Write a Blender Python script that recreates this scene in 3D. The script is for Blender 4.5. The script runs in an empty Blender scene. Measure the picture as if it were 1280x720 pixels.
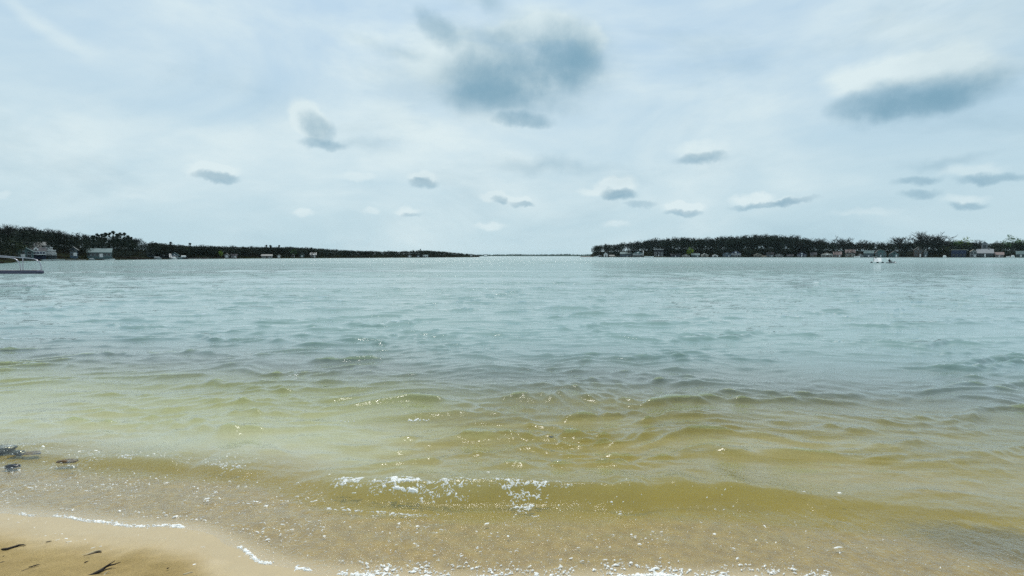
import bpy, bmesh, math, random
import numpy as np
from mathutils import Vector, Matrix

random.seed(11)
rng = np.random.default_rng(11)
R = math.radians
sc = bpy.context.scene

# ------------------------------------------------------------------ camera
CAM_H = 1.6
F = 640.0                                   # focal length in pixels of a 1280 wide frame
PITCH = math.atan(40.5 / F)
cam_d = bpy.data.cameras.new('camera')
cam = bpy.data.objects.new('camera', cam_d)
sc.collection.objects.link(cam)
cam_d.sensor_width = 36.0
cam_d.lens = 18.0
cam_d.clip_start = 0.05
cam_d.clip_end = 20000
cam.location = (0, 0, CAM_H)
cam.rotation_euler = (math.pi / 2 - PITCH, 0, 0)
sc.camera = cam
sc.render.resolution_x, sc.render.resolution_y = 1024, 576


def ray(px, py):
    """world direction seen at a point of the 1280x720 photograph"""
    x, u = (px - 640) / F, (360 - py) / F
    c, s = math.cos(PITCH), math.sin(PITCH)
    return Vector((x, c + u * s, -s + u * c))


def ground(px, py, z=0.0):
    d = ray(px, py)
    t = (z - CAM_H) / d.z
    return Vector((d.x * t, d.y * t, z))


def at(px, py, Y):
    d = ray(px, py)
    t = Y / d.y
    return Vector((d.x * t, Y, CAM_H + d.z * t))


# ------------------------------------------------------------------ sky and sun
SUN_EL, SUN_AZ = 63.0, -9.0                 # azimuth from +Y (into the picture), positive to the right
world = bpy.data.worlds.new('World')
sc.world = world
world.use_nodes = True


class NT:
    def __init__(self, tree):
        self.t = tree
        self.n = tree.nodes
        self.l = tree.links

    def new(self, kind, **kw):
        n = self.n.new(kind)
        for k, v in kw.items():
            setattr(n, k, v)
        return n

    def link(self, a, b):
        self.l.new(a, b)

    def put(self, sock, v):
        if isinstance(v, bpy.types.NodeSocket):
            self.l.new(v, sock)
        elif v is not None:
            sock.default_value = v

    def math(self, op, a, b=None, c=None, clamp=False):
        n = self.new('ShaderNodeMath', operation=op, use_clamp=clamp)
        self.put(n.inputs[0], a)
        if b is not None: self.put(n.inputs[1], b)
        if c is not None: self.put(n.inputs[2], c)
        return n.outputs[0]

    def vmath(self, op, a, b=None, scale=None):
        n = self.new('ShaderNodeVectorMath', operation=op)
        self.put(n.inputs[0], a)
        if b is not None: self.put(n.inputs[1], b)
        if scale is not None: self.put(n.inputs['Scale'], scale)
        return n.outputs[0]

    def mix(self, fac, a, b, mode='MIX'):
        n = self.new('ShaderNodeMix', data_type='RGBA', blend_type=mode)
        self.put(n.inputs[0], fac)
        self.put(n.inputs[6], a if isinstance(a, bpy.types.NodeSocket) else (*a, 1)[:4])
        self.put(n.inputs[7], b if isinstance(b, bpy.types.NodeSocket) else (*b, 1)[:4])
        return n.outputs[2]

    def noise(self, vec, scale, detail=3.0, rough=0.5, out='Fac', dist=0.0):
        n = self.new('ShaderNodeTexNoise')
        if vec is not None: self.put(n.inputs['Vector'], vec)
        n.inputs['Scale'].default_value = scale
        n.inputs['Detail'].default_value = detail
        n.inputs['Roughness'].default_value = rough
        n.inputs['Distortion'].default_value = dist
        return n.outputs[out]

    def ramp(self, v, a, b, lo=0.0, hi=1.0, smooth=True):
        n = self.new('ShaderNodeMapRange', interpolation_type='SMOOTHSTEP' if smooth else 'LINEAR')
        self.put(n.inputs[0], v)
        for i, x in zip((1, 2, 3, 4), (a, b, lo, hi)):
            n.inputs[i].default_value = x
        return n.outputs[0]


def build_sky():
    t = NT(world.node_tree)
    t.n.clear()
    sky = t.new('ShaderNodeTexSky', sky_type='NISHITA')
    sky.sun_disc = False
    sky.sun_elevation = R(SUN_EL)
    sky.sun_rotation = R(SUN_AZ)
    sky.air_density, sky.dust_density, sky.ozone_density = 1.0, 2.0, 1.0
    co = t.new('ShaderNodeTexCoord').outputs['Generated']
    d = t.vmath('NORMALIZE', co)
    s = t.new('ShaderNodeSeparateXYZ')
    t.link(d, s.inputs[0])
    az = t.math('ARCTAN2', s.outputs[0], s.outputs[1])
    el = t.math('ARCSINE', s.outputs[2])
    cmb = t.new('ShaderNodeCombineXYZ')
    t.link(az, cmb.inputs[0]); t.link(el, cmb.inputs[1])
    P = cmb.outputs[0]

    def warp(scale, amp, detail):
        c = t.noise(d, scale, detail, 0.55, 'Color')
        c = t.vmath('SUBTRACT', c, (0.5, 0.5, 0.5))
        c = t.vmath('SCALE', c, scale=amp)
        c = t.vmath('MULTIPLY', c, (1, 1, 0))
        return t.vmath('ADD', P, c)
    Pb = warp(5.0, 0.11, 7.0)
    Ps = warp(34.0, 0.026, 5.0)

    def ang(px, py):
        r = ray(px, py).normalized()
        return math.atan2(r.x, r.y), math.asin(r.z)

    def blobs(table):
        acc = None
        for (px, py, rx, ry, rot, st, k, big) in table:
            a, e = ang(px, py)
            a2, _ = ang(px + 10, py)
            _, e2 = ang(px, py - 10)
            m = t.new('ShaderNodeMapping', vector_type='TEXTURE')
            t.link(Pb if big else Ps, m.inputs[0])
            m.inputs['Location'].default_value = (a, e, 0)
            m.inputs['Rotation'].default_value = (0, 0, R(rot))
            m.inputs['Scale'].default_value = (rx * abs(a2 - a) / 10, ry * abs(e2 - e) / 10, 1)
            g = t.new('ShaderNodeTexGradient', gradient_type='SPHERICAL')
            t.link(m.outputs[0], g.inputs[0])
            v = t.ramp(g.outputs['Fac'], 0.0, (1.6 if big else 1.3) / k)
            acc = t.math('MULTIPLY', v, st) if acc is None else t.math('MULTIPLY_ADD', v, st, acc)
        return acc
    B, S = True, False
    white = [
        (640, 70, 190, 120, 0, .65, 1.3, B), (420, 50, 260, 90, -10, .45, 1.1, B), (600, 175, 190, 50, 0, .45, 1.3, B),
        (70, 42, 95, 17, -25, .5, 1.6, B), (690, 30, 80, 40, 0, .5, 1.5, B), (180, 180, 260, 80, 0, .25, 1.0, B),
        (386, 150, 34, 24, -40, .9, 2.2, S), (266, 215, 44, 13, 0, .9, 2.0, S), (527, 222, 24, 11, 0, .7, 2, S),
        (508, 264, 20, 8, 0, .8, 2, S), (616, 246, 20, 9, 0, .8, 2, S), (645, 250, 24, 8, 0, .7, 2, S),
        (770, 233, 34, 16, 0, 1.0, 2.2, S), (740, 240, 26, 7, 0, .5, 2, S), (855, 259, 34, 10, 0, .9, 2, S),
        (938, 249, 38, 9, 5, .8, 2, S), (980, 251, 50, 7, 4, .4, 2, S), (872, 188, 44, 18, 0, .6, 1.8, S),
        (1120, 95, 90, 34, 5, .6, 1.8, B), (1190, 82, 100, 36, 4, .6, 1.8, B), (1060, 110, 50, 30, 0, .5, 1.6, B), (1062, 98, 44, 26, 0, .28, 2.4, S), (1122, 88, 56, 30, 0, .25, 2.4, S), (1190, 80, 60, 30, 4, .25, 2.4, S), (1250, 86, 44, 24, 0, .2, 2.4, S),
        (737, 50, 30, 26, -30, .6, 2.4, S), (690, 34, 50, 24, 0, .55, 2.4, S), (640, 40, 44, 20, 0, .5, 2.4, S), (596, 70, 40, 22, 0, .55, 2.4, S),
        (1250, 95, 60, 36, 0, .6, 1.6, B), (1205, 250, 40, 9, 0, .6, 1.7, S), (1215, 213, 60, 11, 0, .5, 1.7, S),
        (465, 265, 14, 6, 0, .5, 2, S), (380, 266, 16, 6, 0, .5, 2, S), (612, 282, 30, 7, 0, .6, 1.7, S),
        (770, 280, 24, 7, 0, .6, 1.7, S), (3, 243, 14, 7, 0, .5, 2, S), (447, 221, 30, 8, 0, .4, 2, S),
        (1080, 265, 60, 6, 0, .4, 1.5, S), (165, 245, 40, 6, 0, .2, 1.5, S),
    ]
    dark = [
        (658, 94, 145, 82, 8, 1.1, 1.5, B), (712, 80, 66, 52, 20, .8, 1.6, B), (722, 84, 44, 46, 10, .5, 1.6, S), (612, 114, 84, 44, 0, .8, 1.6, B), (650, 125, 90, 22, -8, .4, 1.6, S),
        (655, 150, 48, 13, -4, .75, 1.9, S), (547, 36, 42, 24, -32, .55, 1.7, S), (600, 8, 60, 22, -10, .4, 1.5, B),
        (610, 50, 80, 16, 0, .25, 1.5, B),
        (1150, 124, 160, 34, 5, 1.2, 1.6, B), (1150, 132, 130, 18, 3, .6, 1.6, S), (1235, 106, 100, 34, 12, .8, 1.3, B), (1075, 132, 55, 22, 0, .6, 1.8, S),
        (396, 160, 30, 22, -38, .75, 1.8, S), (402, 180, 38, 9, -4, .6, 1.9, S), (272, 222, 38, 8, -6, .6, 2, S),
        (528, 228, 22, 8, -4, .75, 2, S), (513, 268, 15, 4, 0, .4, 2, S), (625, 251, 15, 6, -10, .5, 2, S),
        (654, 255, 20, 5, 0, .5, 2, S), (774, 243, 28, 10, -4, .85, 2, S), (800, 256, 26, 6, 0, .3, 2, S), (855, 266, 30, 6, 0, .65, 2, S),
        (955, 256, 55, 6, 5, .55, 2, S), (995, 250, 36, 6, 6, .5, 2, S), (874, 199, 40, 10, 4, .7, 1.9, S),
        (1148, 226, 40, 8, 0, .5, 1.7, S), (1150, 243, 34, 8, 0, .5, 1.7, S), (1242, 223, 60, 10, 0, .6, 1.7, S),
        (1212, 258, 32, 6, 0, .45, 1.8, S), (690, 203, 120, 14, 0, .3, 1.3, B), (490, 70, 90, 14, -8, .28, 1.3, B),
        (330, 120, 120, 60, 0, .10, 1.0, B), (1180, 203, 90, 10, 0, .25, 1.4, B), (460, 178, 90, 9, 0, .15, 1.3, B),
    ]
    W = blobs(white)
    D = blobs(dark)
    # thin high cloud over the whole sky, also behind the camera
    streak = t.vmath('MULTIPLY', d, (1.0, 1.0, 2.6))
    veil = t.noise(streak, 1.9, 5.0, 0.55, dist=0.6)
    veil = t.ramp(veil, 0.34, 0.66, 0.0, 0.75)
    fine = t.noise(streak, 9.0, 6.0, 0.6)
    W = t.math('ADD', W, veil)
    W = t.math('MULTIPLY', W, t.ramp(fine, 0.2, 0.75, 0.6, 1.15))
    W = t.math('MINIMUM', W, 1.0)
    soft = t.noise(d, 13.0, 7.0, 0.62)
    D = t.math('MULTIPLY', D, t.ramp(soft, 0.25, 0.75, 0.45, 1.25))
    faint = t.noise(t.vmath('ADD', streak, (3.1, 0.4, 1.7)), 3.2, 6.0, 0.6, dist=0.5)
    D = t.math('ADD', D, t.ramp(faint, 0.50, 0.75, 0.0, 0.16))
    D = t.math('SUBTRACT', 1.0, t.math('EXPONENT', t.math('MULTIPLY', D, -1.35)))
    # clear air between the clouds: Nishita under a milky layer
    K = 10.0
    base = t.mix(0.80, sky.outputs[0], tuple(c * K for c in (0.45, 0.635, 0.785)))
    low = t.ramp(el, 0.0, 0.45, 0.85, 0.0)
    base = t.mix(low, base, tuple(c * K for c in (0.495, 0.655, 0.715)))
    col = t.mix(W, base, tuple(c * K for c in (0.67, 0.785, 0.815)))
    col = t.mix(D, col, tuple(c * K for c in (0.185, 0.345, 0.455)))
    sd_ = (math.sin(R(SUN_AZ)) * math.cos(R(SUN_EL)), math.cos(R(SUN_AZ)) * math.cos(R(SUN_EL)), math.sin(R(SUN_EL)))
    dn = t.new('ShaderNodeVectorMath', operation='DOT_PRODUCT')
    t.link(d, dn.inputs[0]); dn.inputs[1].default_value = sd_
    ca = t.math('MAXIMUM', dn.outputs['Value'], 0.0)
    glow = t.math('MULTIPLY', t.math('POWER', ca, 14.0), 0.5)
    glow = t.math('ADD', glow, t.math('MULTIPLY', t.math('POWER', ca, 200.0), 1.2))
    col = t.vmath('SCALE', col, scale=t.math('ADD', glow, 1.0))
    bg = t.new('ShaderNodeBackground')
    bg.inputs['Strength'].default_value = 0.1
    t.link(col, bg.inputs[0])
    out = t.new('ShaderNodeOutputWorld')
    t.link(bg.outputs[0], out.inputs[0])


build_sky()
sun_d = bpy.data.lights.new('sun', 'SUN')
sun_d.energy = 2.6
sun_d.angle = R(0.6)
sun_d.color = (1.0, 0.96, 0.90)
sun = bpy.data.objects.new('sun', sun_d)
sc.collection.objects.link(sun)
sdir = Vector((math.sin(R(SUN_AZ)) * math.cos(R(SUN_EL)), math.cos(R(SUN_AZ)) * math.cos(R(SUN_EL)), math.sin(R(SUN_EL))))
sun.rotation_euler = sdir.to_track_quat('Z', 'Y').to_euler()
sun.location = (0, 0, 60)

sc.view_settings.view_transform = 'Standard'
sc.view_settings.look = 'None'
sc.view_settings.exposure = 0.10
sc.view_settings.gamma = 1.0
sc.cycles.max_bounces = 8
sc.cycles.transparent_max_bounces = 10
sc.cycles.caustics_reflective = False
sc.cycles.caustics_refractive = False
sc.cycles.sample_clamp_indirect = 3.0
sc.cycles.sample_clamp_direct = 8.0
sc.cycles.use_denoising = False            # keeps the fine ripple and foam detail, with a little grain like the photograph's


# ------------------------------------------------------------------ materials
def material(name, col, rough=0.8, vary=0.25, scale=3.0, bump=0.0, spec=0.3, metallic=0.0, stretch=None, attr=None, trans=0.0):
    m = bpy.data.materials.new(name)
    m.use_nodes = True
    t = NT(m.node_tree)
    b = t.n['Principled BSDF']
    co = t.new('ShaderNodeTexCoord').outputs['Object']
    if stretch: co = t.vmath('MULTIPLY', co, stretch)
    f = t.noise(co, scale, 4.0, 0.6)
    lo = tuple(c * (1 - vary) for c in col)
    hi = tuple(min(1, c * (1 + vary)) for c in col)
    c = t.mix(t.ramp(f, 0.3, 0.7), lo, hi)
    if attr:
        a = t.new('ShaderNodeAttribute', attribute_name=attr)
        c = t.mix(1.0, c, a.outputs['Color'], 'MULTIPLY')
    t.link(c, b.inputs['Base Color'])
    b.inputs['Roughness'].default_value = rough
    b.inputs['Specular IOR Level'].default_value = spec
    b.inputs['Metallic'].default_value = metallic
    if bump:
        n = t.new('ShaderNodeBump')
        n.inputs['Strength'].default_value = 1.0
        n.inputs['Distance'].default_value = bump
        t.link(f, n.inputs['Height'])
        t.link(n.outputs[0], b.inputs['Normal'])
    return m


M = {}
M['bark'] = material('bark', (0.03, 0.026, 0.022), 0.9, 0.3, 2.0, 0.05, spec=0.05)
M['twigs'] = material('twigs', (0.030, 0.032, 0.028), 0.9, 0.3, 0.4, spec=0.05)
M['pine'] = material('pine_needles', (0.022, 0.036, 0.022), 0.8, 0.4, 0.8, spec=0.05)
M['wood_mass'] = material('wood_mass', (0.022, 0.029, 0.021), 0.9, 0.65, 0.10, spec=0.05)
M['bud'] = material('budding_leaves', (0.05, 0.062, 0.028), 0.85, 0.4, 0.6, spec=0.05)
M['bright'] = material('bright_leaves', (0.19, 0.27, 0.035), 0.8, 0.3, 0.8, spec=0.05)
M['green'] = material('green_leaves', (0.085, 0.155, 0.055), 0.8, 0.3, 0.8, spec=0.05)
M['far'] = material('far_woods', (0.035, 0.06, 0.05), 0.9, 0.3, 0.02, spec=0.05)  # teal of the distant haze put into the colour
for nm, c in dict(navy=(0.022, 0.035, 0.075), teal=(0.08, 0.14, 0.14), slate=(0.10, 0.135, 0.15), white=(0.80, 0.80, 0.78), tan=(0.22, 0.19, 0.15),
                  cream=(0.34, 0.31, 0.26), brown=(0.07, 0.05, 0.04), dark=(0.035, 0.035, 0.04), grey=(0.22, 0.23, 0.24),
                  pink=(0.20, 0.15, 0.14), blue=(0.07, 0.11, 0.15), palegrey=(0.28, 0.30, 0.30)).items():
    M[nm] = material('paint_' + nm, c, 0.6, 0.14, 1.2)
M['roof_dark'] = material('shingle_dark', (0.045, 0.045, 0.05), 0.85, 0.3, 2.0)
M['roof_pale'] = material('shingle_pale', (0.20, 0.20, 0.19), 0.7, 0.2, 2.0)
M['roof_teal'] = material('shingle_teal', (0.09, 0.14, 0.14), 0.7, 0.2, 2.0)
M['glass'] = material('window_glass', (0.015, 0.02, 0.025), 0.12, 0.1, 1.0, spec=0.6)
M['metal'] = material('rail_metal', (0.36, 0.35, 0.38), 0.22, 0.15, 6.0, metallic=0.9)
M['dock'] = material('dock_edge', (0.07, 0.07, 0.11), 0.5, 0.3, 3.0, stretch=(1, 1, 8))
M['plank'] = material('dock_plank', (0.20, 0.18, 0.17), 0.8, 0.25, 3.0, 0.004)
M['stonewall'] = material('shore_stone', (0.17, 0.155, 0.14), 0.9, 0.4, 1.5, 0.05)
M['float'] = material('float_plastic', (0.03, 0.04, 0.045), 0.5, 0.2, 4.0)
M['skin'] = material('skin', (0.35, 0.22, 0.16), 0.6, 0.1, 5.0)
M['cloth'] = material('dark_cloth', (0.012, 0.013, 0.016), 0.9, 0.2, 8.0)
M['twig'] = material('wet_twig', (0.022, 0.016, 0.012), 0.7, 0.4, 40.0, 0.001)
M['paletwig'] = material('pale_twig', (0.42, 0.36, 0.24), 0.8, 0.25, 40.0, 0.001)
M['rock'] = material('wet_rock', (0.012, 0.012, 0.016), 0.22, 0.5, 14.0, 0.01, spec=0.6)
M['weed'] = material('brown_weed', (0.10, 0.055, 0.018), 0.5, 0.4, 14.0, 0.01)


def foam_mat():
    m = bpy.data.materials.new('foam'); m.use_nodes = True
    t = NT(m.node_tree); b = t.n['Principled BSDF']
    b.inputs['Base Color'].default_value = (0.90, 0.89, 0.85, 1)
    b.inputs['Roughness'].default_value = 0.35
    co = t.new('ShaderNodeTexCoord').outputs['Object']
    f = t.noise(co, 160.0, 3.0)
    n = t.new('ShaderNodeBump'); n.inputs['Distance'].default_value = 0.003
    t.link(f, n.inputs['Height']); t.link(n.outputs[0], b.inputs['Normal'])
    return m


M['foam'] = foam_mat()


def ground_mat():
    m = bpy.data.materials.new('wooded_ground'); m.use_nodes = True
    t = NT(m.node_tree); b = t.n['Principled BSDF']
    co = t.new('ShaderNodeTexCoord').outputs['Object']
    f = t.noise(co, 0.06, 5.0, 0.6)
    g = t.noise(co, 1.2, 4.0, 0.6)
    c = t.mix(t.ramp(f, 0.42, 0.6), (0.012, 0.012, 0.010), (0.022, 0.028, 0.013))
    c = t.mix(t.ramp(g, 0.3, 0.7), c, t.mix(0.5, c, (0.02, 0.018, 0.014)))
    t.link(c, b.inputs['Base Color'])
    b.inputs['Roughness'].default_value = 0.95
    b.inputs['Specular IOR Level'].default_value = 0.0
    return m


M['ground'] = ground_mat()


# ------------------------------------------------------------------ object helpers
def link(o):
    sc.collection.objects.link(o)
    return o


def mesh_np(name, V, faces_flat, counts, mat, smooth=False):
    me = bpy.data.meshes.new(name)
    V = np.asarray(V, dtype=np.float32)
    faces_flat = np.asarray(faces_flat, dtype=np.int32)
    counts = np.asarray(counts, dtype=np.int32)
    me.vertices.add(len(V)); me.vertices.foreach_set('co', V.ravel())
    me.loops.add(len(faces_flat)); me.loops.foreach_set('vertex_index', faces_flat)
    me.polygons.add(len(counts))
    st = np.zeros(len(counts), np.int32); st[1:] = np.cumsum(counts)[:-1]
    me.polygons.foreach_set('loop_start', st)
    if smooth:
        me.polygons.foreach_set('use_smooth', np.ones(len(counts), bool))
    for m in (mat if isinstance(mat, (list, tuple)) else [mat]):
        me.materials.append(m)
    me.update(calc_edges=True)
    return me


class MB:
    """collects simple shapes into ONE mesh object"""
    def __init__(self):
        self.v, self.f = [], []

    def add(self, vs, fs):
        o = len(self.v)
        self.v += [tuple(p) for p in vs]
        self.f += [tuple(i + o for i in f) for f in fs]
        return self

    def box(self, x0, x1, y0, y1, z0, z1):
        vs = [(x0, y0, z0), (x1, y0, z0), (x1, y1, z0), (x0, y1, z0), (x0, y0, z1), (x1, y0, z1), (x1, y1, z1), (x0, y1, z1)]
        return self.add(vs, [(0, 3, 2, 1), (4, 5, 6, 7), (0, 1, 5, 4), (1, 2, 6, 5), (2, 3, 7, 6), (3, 0, 4, 7)])

    def prism(self, prof, y0, y1):
        """profile in x,z extruded along y"""
        n = len(prof)
        vs = [(x, y0, z) for x, z in prof] + [(x, y1, z) for x, z in prof]
        fs = [tuple(range(n)), tuple(range(2 * n - 1, n - 1, -1))]
        fs += [(i, i + n, (i + 1) % n + n, (i + 1) % n) for i in range(n)]
        return self.add(vs, fs)

    def prismx(self, prof, x0, x1):
        """profile in y,z extruded along x"""
        n = len(prof)
        vs = [(x0, y, z) for y, z in prof] + [(x1, y, z) for y, z in prof]
        fs = [tuple(range(n)), tuple(range(2 * n - 1, n - 1, -1))]
        fs += [(i, i + n, (i + 1) % n + n, (i + 1) % n) for i in range(n)]
        return self.add(vs, fs)

    def tube(self, pts, rad, n=8, cap=True):
        pts = [Vector(p) for p in pts]
        if not hasattr(rad, '__len__'): rad = [rad] * len(pts)
        rings = []
        up = Vector((0.13, 0.21, 0.97)).normalized()
        for i, p in enumerate(pts):
            d = (pts[min(i + 1, len(pts) - 1)] - pts[max(i - 1, 0)]).normalized()
            a = d.cross(up)
            if a.length < 0.1: a = d.cross(Vector((1, 0, 0)))
            a.normalize(); b = d.cross(a).normalized()
            rings.append([p + (a * math.cos(k * 2 * math.pi / n) + b * math.sin(k * 2 * math.pi / n)) * rad[i] for k in range(n)])
        vs = [q for r in rings for q in r]
        fs = []
        for i in range(len(pts) - 1):
            for k in range(n):
                fs.append((i * n + k, i * n + (k + 1) % n, (i + 1) * n + (k + 1) % n, (i + 1) * n + k))
        if cap:
            fs.append(tuple(range(n - 1, -1, -1)))
            fs.append(tuple(range((len(pts) - 1) * n, len(pts) * n)))
        return self.add(vs, fs)

    def build(self, name, mat, parent=None, smooth=False):
        me = bpy.data.meshes.new(name)
        me.from_pydata(self.v, [], self.f)
        bm = bmesh.new(); bm.from_mesh(me)
        bmesh.ops.recalc_face_normals(bm, faces=bm.faces)
        bm.to_mesh(me); bm.free()
        if smooth:
            for p in me.polygons: p.use_smooth = True
        me.materials.append(mat)
        o = link(bpy.data.objects.new(name, me))
        if parent: o.parent = parent
        return o


def tag(o, label=None, cat=None, group=None, kind=None):
    if label: o['label'] = label
    if cat: o['category'] = cat
    if group: o['group'] = group
    if kind: o['kind'] = kind
    return o


def empty(name, loc, label, cat, group=None, rz=0.0):
    o = link(bpy.data.objects.new(name, None))
    o.empty_display_size = 0.3
    o.location = loc
    o.rotation_euler = (0, 0, rz)
    return tag(o, label, cat, group)


def copy_tree(o, parent=None):
    c = o.copy(); link(c)
    if parent: c.parent = parent
    for ch in list(o.children): copy_tree(ch, c)
    return c


# ------------------------------------------------------------------ shore, lake bed and water
SH = [(-40, 9.0), (-12, 4.9), (-7, 3.85), (-4.2, 3.35), (-3.2, 3.16), (-2.72, 3.08), (-2.2, 3.0), (-1.81, 2.95), (-1.55, 2.80), (-1.28, 2.63), (-0.96, 2.54),
      (-0.2, 2.46), (0.6, 2.50), (1.25, 2.50), (2.0, 2.36), (4, 1.9), (12, 0.5), (40, -4)]
SHX = np.array([p[0] for p in SH]); SHY = np.array([p[1] for p in SH])


def wob(x, y, seed, lam, n=7):
    """smooth random field around 0, about +-1"""
    r = np.random.default_rng(seed)
    out = 0
    for _ in range(n):
        a = r.uniform(0, 2 * np.pi); k = 2 * np.pi / (lam * r.uniform(0.6, 1.7))
        out = out + np.sin(x * k * np.cos(a) + y * k * np.sin(a) + r.uniform(0, 6.28))
    return out / math.sqrt(n / 2) * 0.7


def shore_y(x):
    return np.interp(x, SHX, SHY) + 0.025 * np.sin(x * 5.3 + 1) + 0.018 * np.sin(x * 11.7) + 0.008 * np.sin(x * 29 + 2)


_gx = np.linspace(-40, 40, 8001)
_gy = np.interp(_gx, SHX, SHY)
_k = np.hanning(61); _k /= _k.sum()
SHGY = np.convolve(np.pad(_gy, 30, 'edge'), _k, 'valid')


def shore_dist(x, y):
    return (y - np.interp(x, _gx, SHGY)) * 0.96


DS = np.array([-400, -40, -4, -1.0, -0.3, 0, 0.6, 1.2, 2.0, 3.0, 4.2, 6, 10, 20, 60, 200, 9000.0])
DZ = np.array([6.0, 1.6, 0.35, 0.075, 0.018, 0.0, -0.028, -0.062, -0.12, -0.21, -0.34, -0.60, -1.3, -2.8, -8, -12, -14.0])


def bed_z(x, y):
    sd = shore_dist(x, y)
    z = np.interp(sd, DS, DZ)
    amp = np.clip(1 - np.abs(sd) / 30, 0, 1)
    z = z + amp * (0.0012 * wob(x, y, 5, 0.5) + 0.010 * wob(x, y, 6, 1.6) * np.clip(np.abs(sd), 0, 1))
    und = np.clip(sd / 1.0, 0, 1) * np.clip(1 - sd / 14, 0, 1)
    z = z + und * 0.0022 * np.sin(y * 2 * np.pi / 0.16 + 3 * wob(x, y, 8, 1.2))
    dry = np.clip(-(sd + 0.10) / 0.25, 0, 1)
    z = z + dry * (0.0034 * wob(x, y, 9, 0.09, 14) + 0.0070 * wob(x, y, 10, 0.28, 9))
    return z


def make_waves():
    r = np.random.default_rng(3)
    cs = []
    for i in range(100):
        lam = 0.12 * (2.6 / 0.12) ** (i / 99)
        lam *= r.uniform(0.92, 1.08)
        th = r.normal(0.06, 0.22 if lam > 0.8 else 0.34)      # angle of travel from -Y
        k = 2 * np.pi / lam
        slope = 0.021 * (1.45 if lam < 0.45 else (0.45 / lam) ** 0.75) * r.uniform(0.6, 1.4)
        cs.append((k * np.sin(th), -k * np.cos(th), slope / k, r.uniform(0, 6.28), lam))
    return cs


WAVES = make_waves()


def bump_profile(s, front, back):
    """asymmetric wave: steep towards the shore (s<0), long back"""
    return np.where(s < 0, np.exp(-(s / front) ** 2), np.exp(-np.abs(s / back) ** 1.5))


CR = [(-4.6, 4.28), (-3.9, 4.12), (-3.3, 4.02), (-2.7, 3.92), (-2.3, 3.86), (-1.6, 3.72), (-1.1, 3.50), (-0.6, 3.44), (0, 3.43), (0.35, 3.42), (0.75, 3.37), (1.05, 3.42),
      (1.4, 3.43), (1.8, 3.36), (2.4, 3.30), (4, 2.9)]
CRX = np.array([p[0] for p in CR]); CRY = np.array([p[1] for p in CR]) - 0.12
CRA = ([-4.6, -4.0, -3.5, -3.15, -2.9, -2.6, -2.40, -2.2, -2.05, -1.8, -1.5, -1.3, -1.1, -0.7, -0.2, 0.5, 1.2, 1.7, 2.1, 2.6, 4],
       [0.03, 0.045, 0.02, 0.04, 0.060, 0.052, 0.018, 0.045, 0.035, 0.008, 0.006, 0.035, 0.070, 0.090, 0.100, 0.102, 0.095, 0.072, 0.034, 0.018, 0.01])


def water_z(x, y, spacing=None):
    x = np.asarray(x, float); y = np.asarray(y, float)
    sd = shore_dist(x, y)
    depth = np.clip(-np.interp(sd, DS, DZ), 0, None)
    h = np.zeros_like(x)
    env_s = 1.0 + 0.45 * wob(x, y, 21, 6.0)
    env_l = 1.0 + 0.35 * wob(x, y, 22, 14.0)
    warpx = 0.25 * wob(x, y, 23, 3.0); warpy = 0.18 * wob(x, y, 24, 2.4)
    X, Y = x + warpx, y + warpy
    for kx, ky, a, ph, lam in WAVES:
        w = a
        if spacing is not None:
            w = a * np.clip(1.7 - 4.2 * spacing / lam, 0, 1)
        fade = np.clip(depth / (0.14 * lam + 0.02), 0.0, 1) ** 0.8
        h = h + w * fade * (env_s if lam < 0.9 else env_l) * np.sin(kx * X + ky * Y + ph)
    h = 0.018 * (np.exp(np.clip(h / 0.018, -3, 1.5)) - 1.12)      # flat troughs, sharper crests
    # the little wave about to break, and its echoes further out
    yc = np.interp(x, CRX, CRY) + 0.012 * wob(x, y * 0, 31, 0.5)
    A = np.interp(x, CRA[0], CRA[1]) * (1 + 0.10 * wob(x, y * 0, 32, 0.35))
    h = h * np.clip(0.30 + 0.7 * np.abs(y - yc) / 0.7, 0, 1)
    s = y - yc
    h = h + 1.12 * A * bump_profile(s, 0.092, 0.50) - 0.003 * np.exp(-((s + 0.30) / 0.16) ** 2)
    for off, amp, fr, bk, sd_ in ((0.95, 0.022, 0.26, 0.36, 41), (1.75, 0.026, 0.30, 0.42, 42), (2.7, 0.024, 0.36, 0.5, 43), (3.9, 0.022, 0.4, 0.6, 44)):
        yy = y - (yc + off + 0.16 * wob(x, x * 0, sd_, 2.6) + 0.05 * x)
        e = np.clip(0.5 + 0.75 * wob(x, x * 0 + 3, sd_ + 7, 1.6), 0, 1.5)
        h = h + amp * e * bump_profile(yy, fr, bk)
    # chopped-up shallow wash close to the sand
    sw = np.clip(sd / 0.12, 0, 1) * np.clip((1.05 - sd) / 0.5, 0, 1)
    m = np.clip(0.55 + 0.5 * wob(x, y, 51, 0.8), 0.15, 1.3)
    h = h + sw * m * (0.0032 * wob(x, y, 52, 0.075, 14) + 0.0030 * wob(x, y, 53, 0.14, 12) + 0.004 * np.sin(2 * np.pi * (sd + 0.05 * wob(x, y, 54, 0.5)) / 0.21))
    # thin run-up film
    h = h + np.interp(sd, [-0.3, 0.0, 0.25, 0.6, 1.5], [0.004, 0.007, 0.008, 0.004, 0.0])
    return h


def fan_grid(ys, nu, half, zf):
    u = np.linspace(-1, 1, nu)
    u = u * (0.80 + 0.20 * u * u)
    Y = np.repeat(ys[:, None], nu, 1)
    X = u[None, :] * half(Y)
    Z = zf(X, Y)
    nr = len(ys)
    idx = np.arange(nr * nu).reshape(nr, nu)
    q = np.stack([idx[:-1, :-1], idx[:-1, 1:], idx[1:, 1:], idx[1:, :-1]], -1).reshape(-1, 4)
    return X, Y, Z, q


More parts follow.
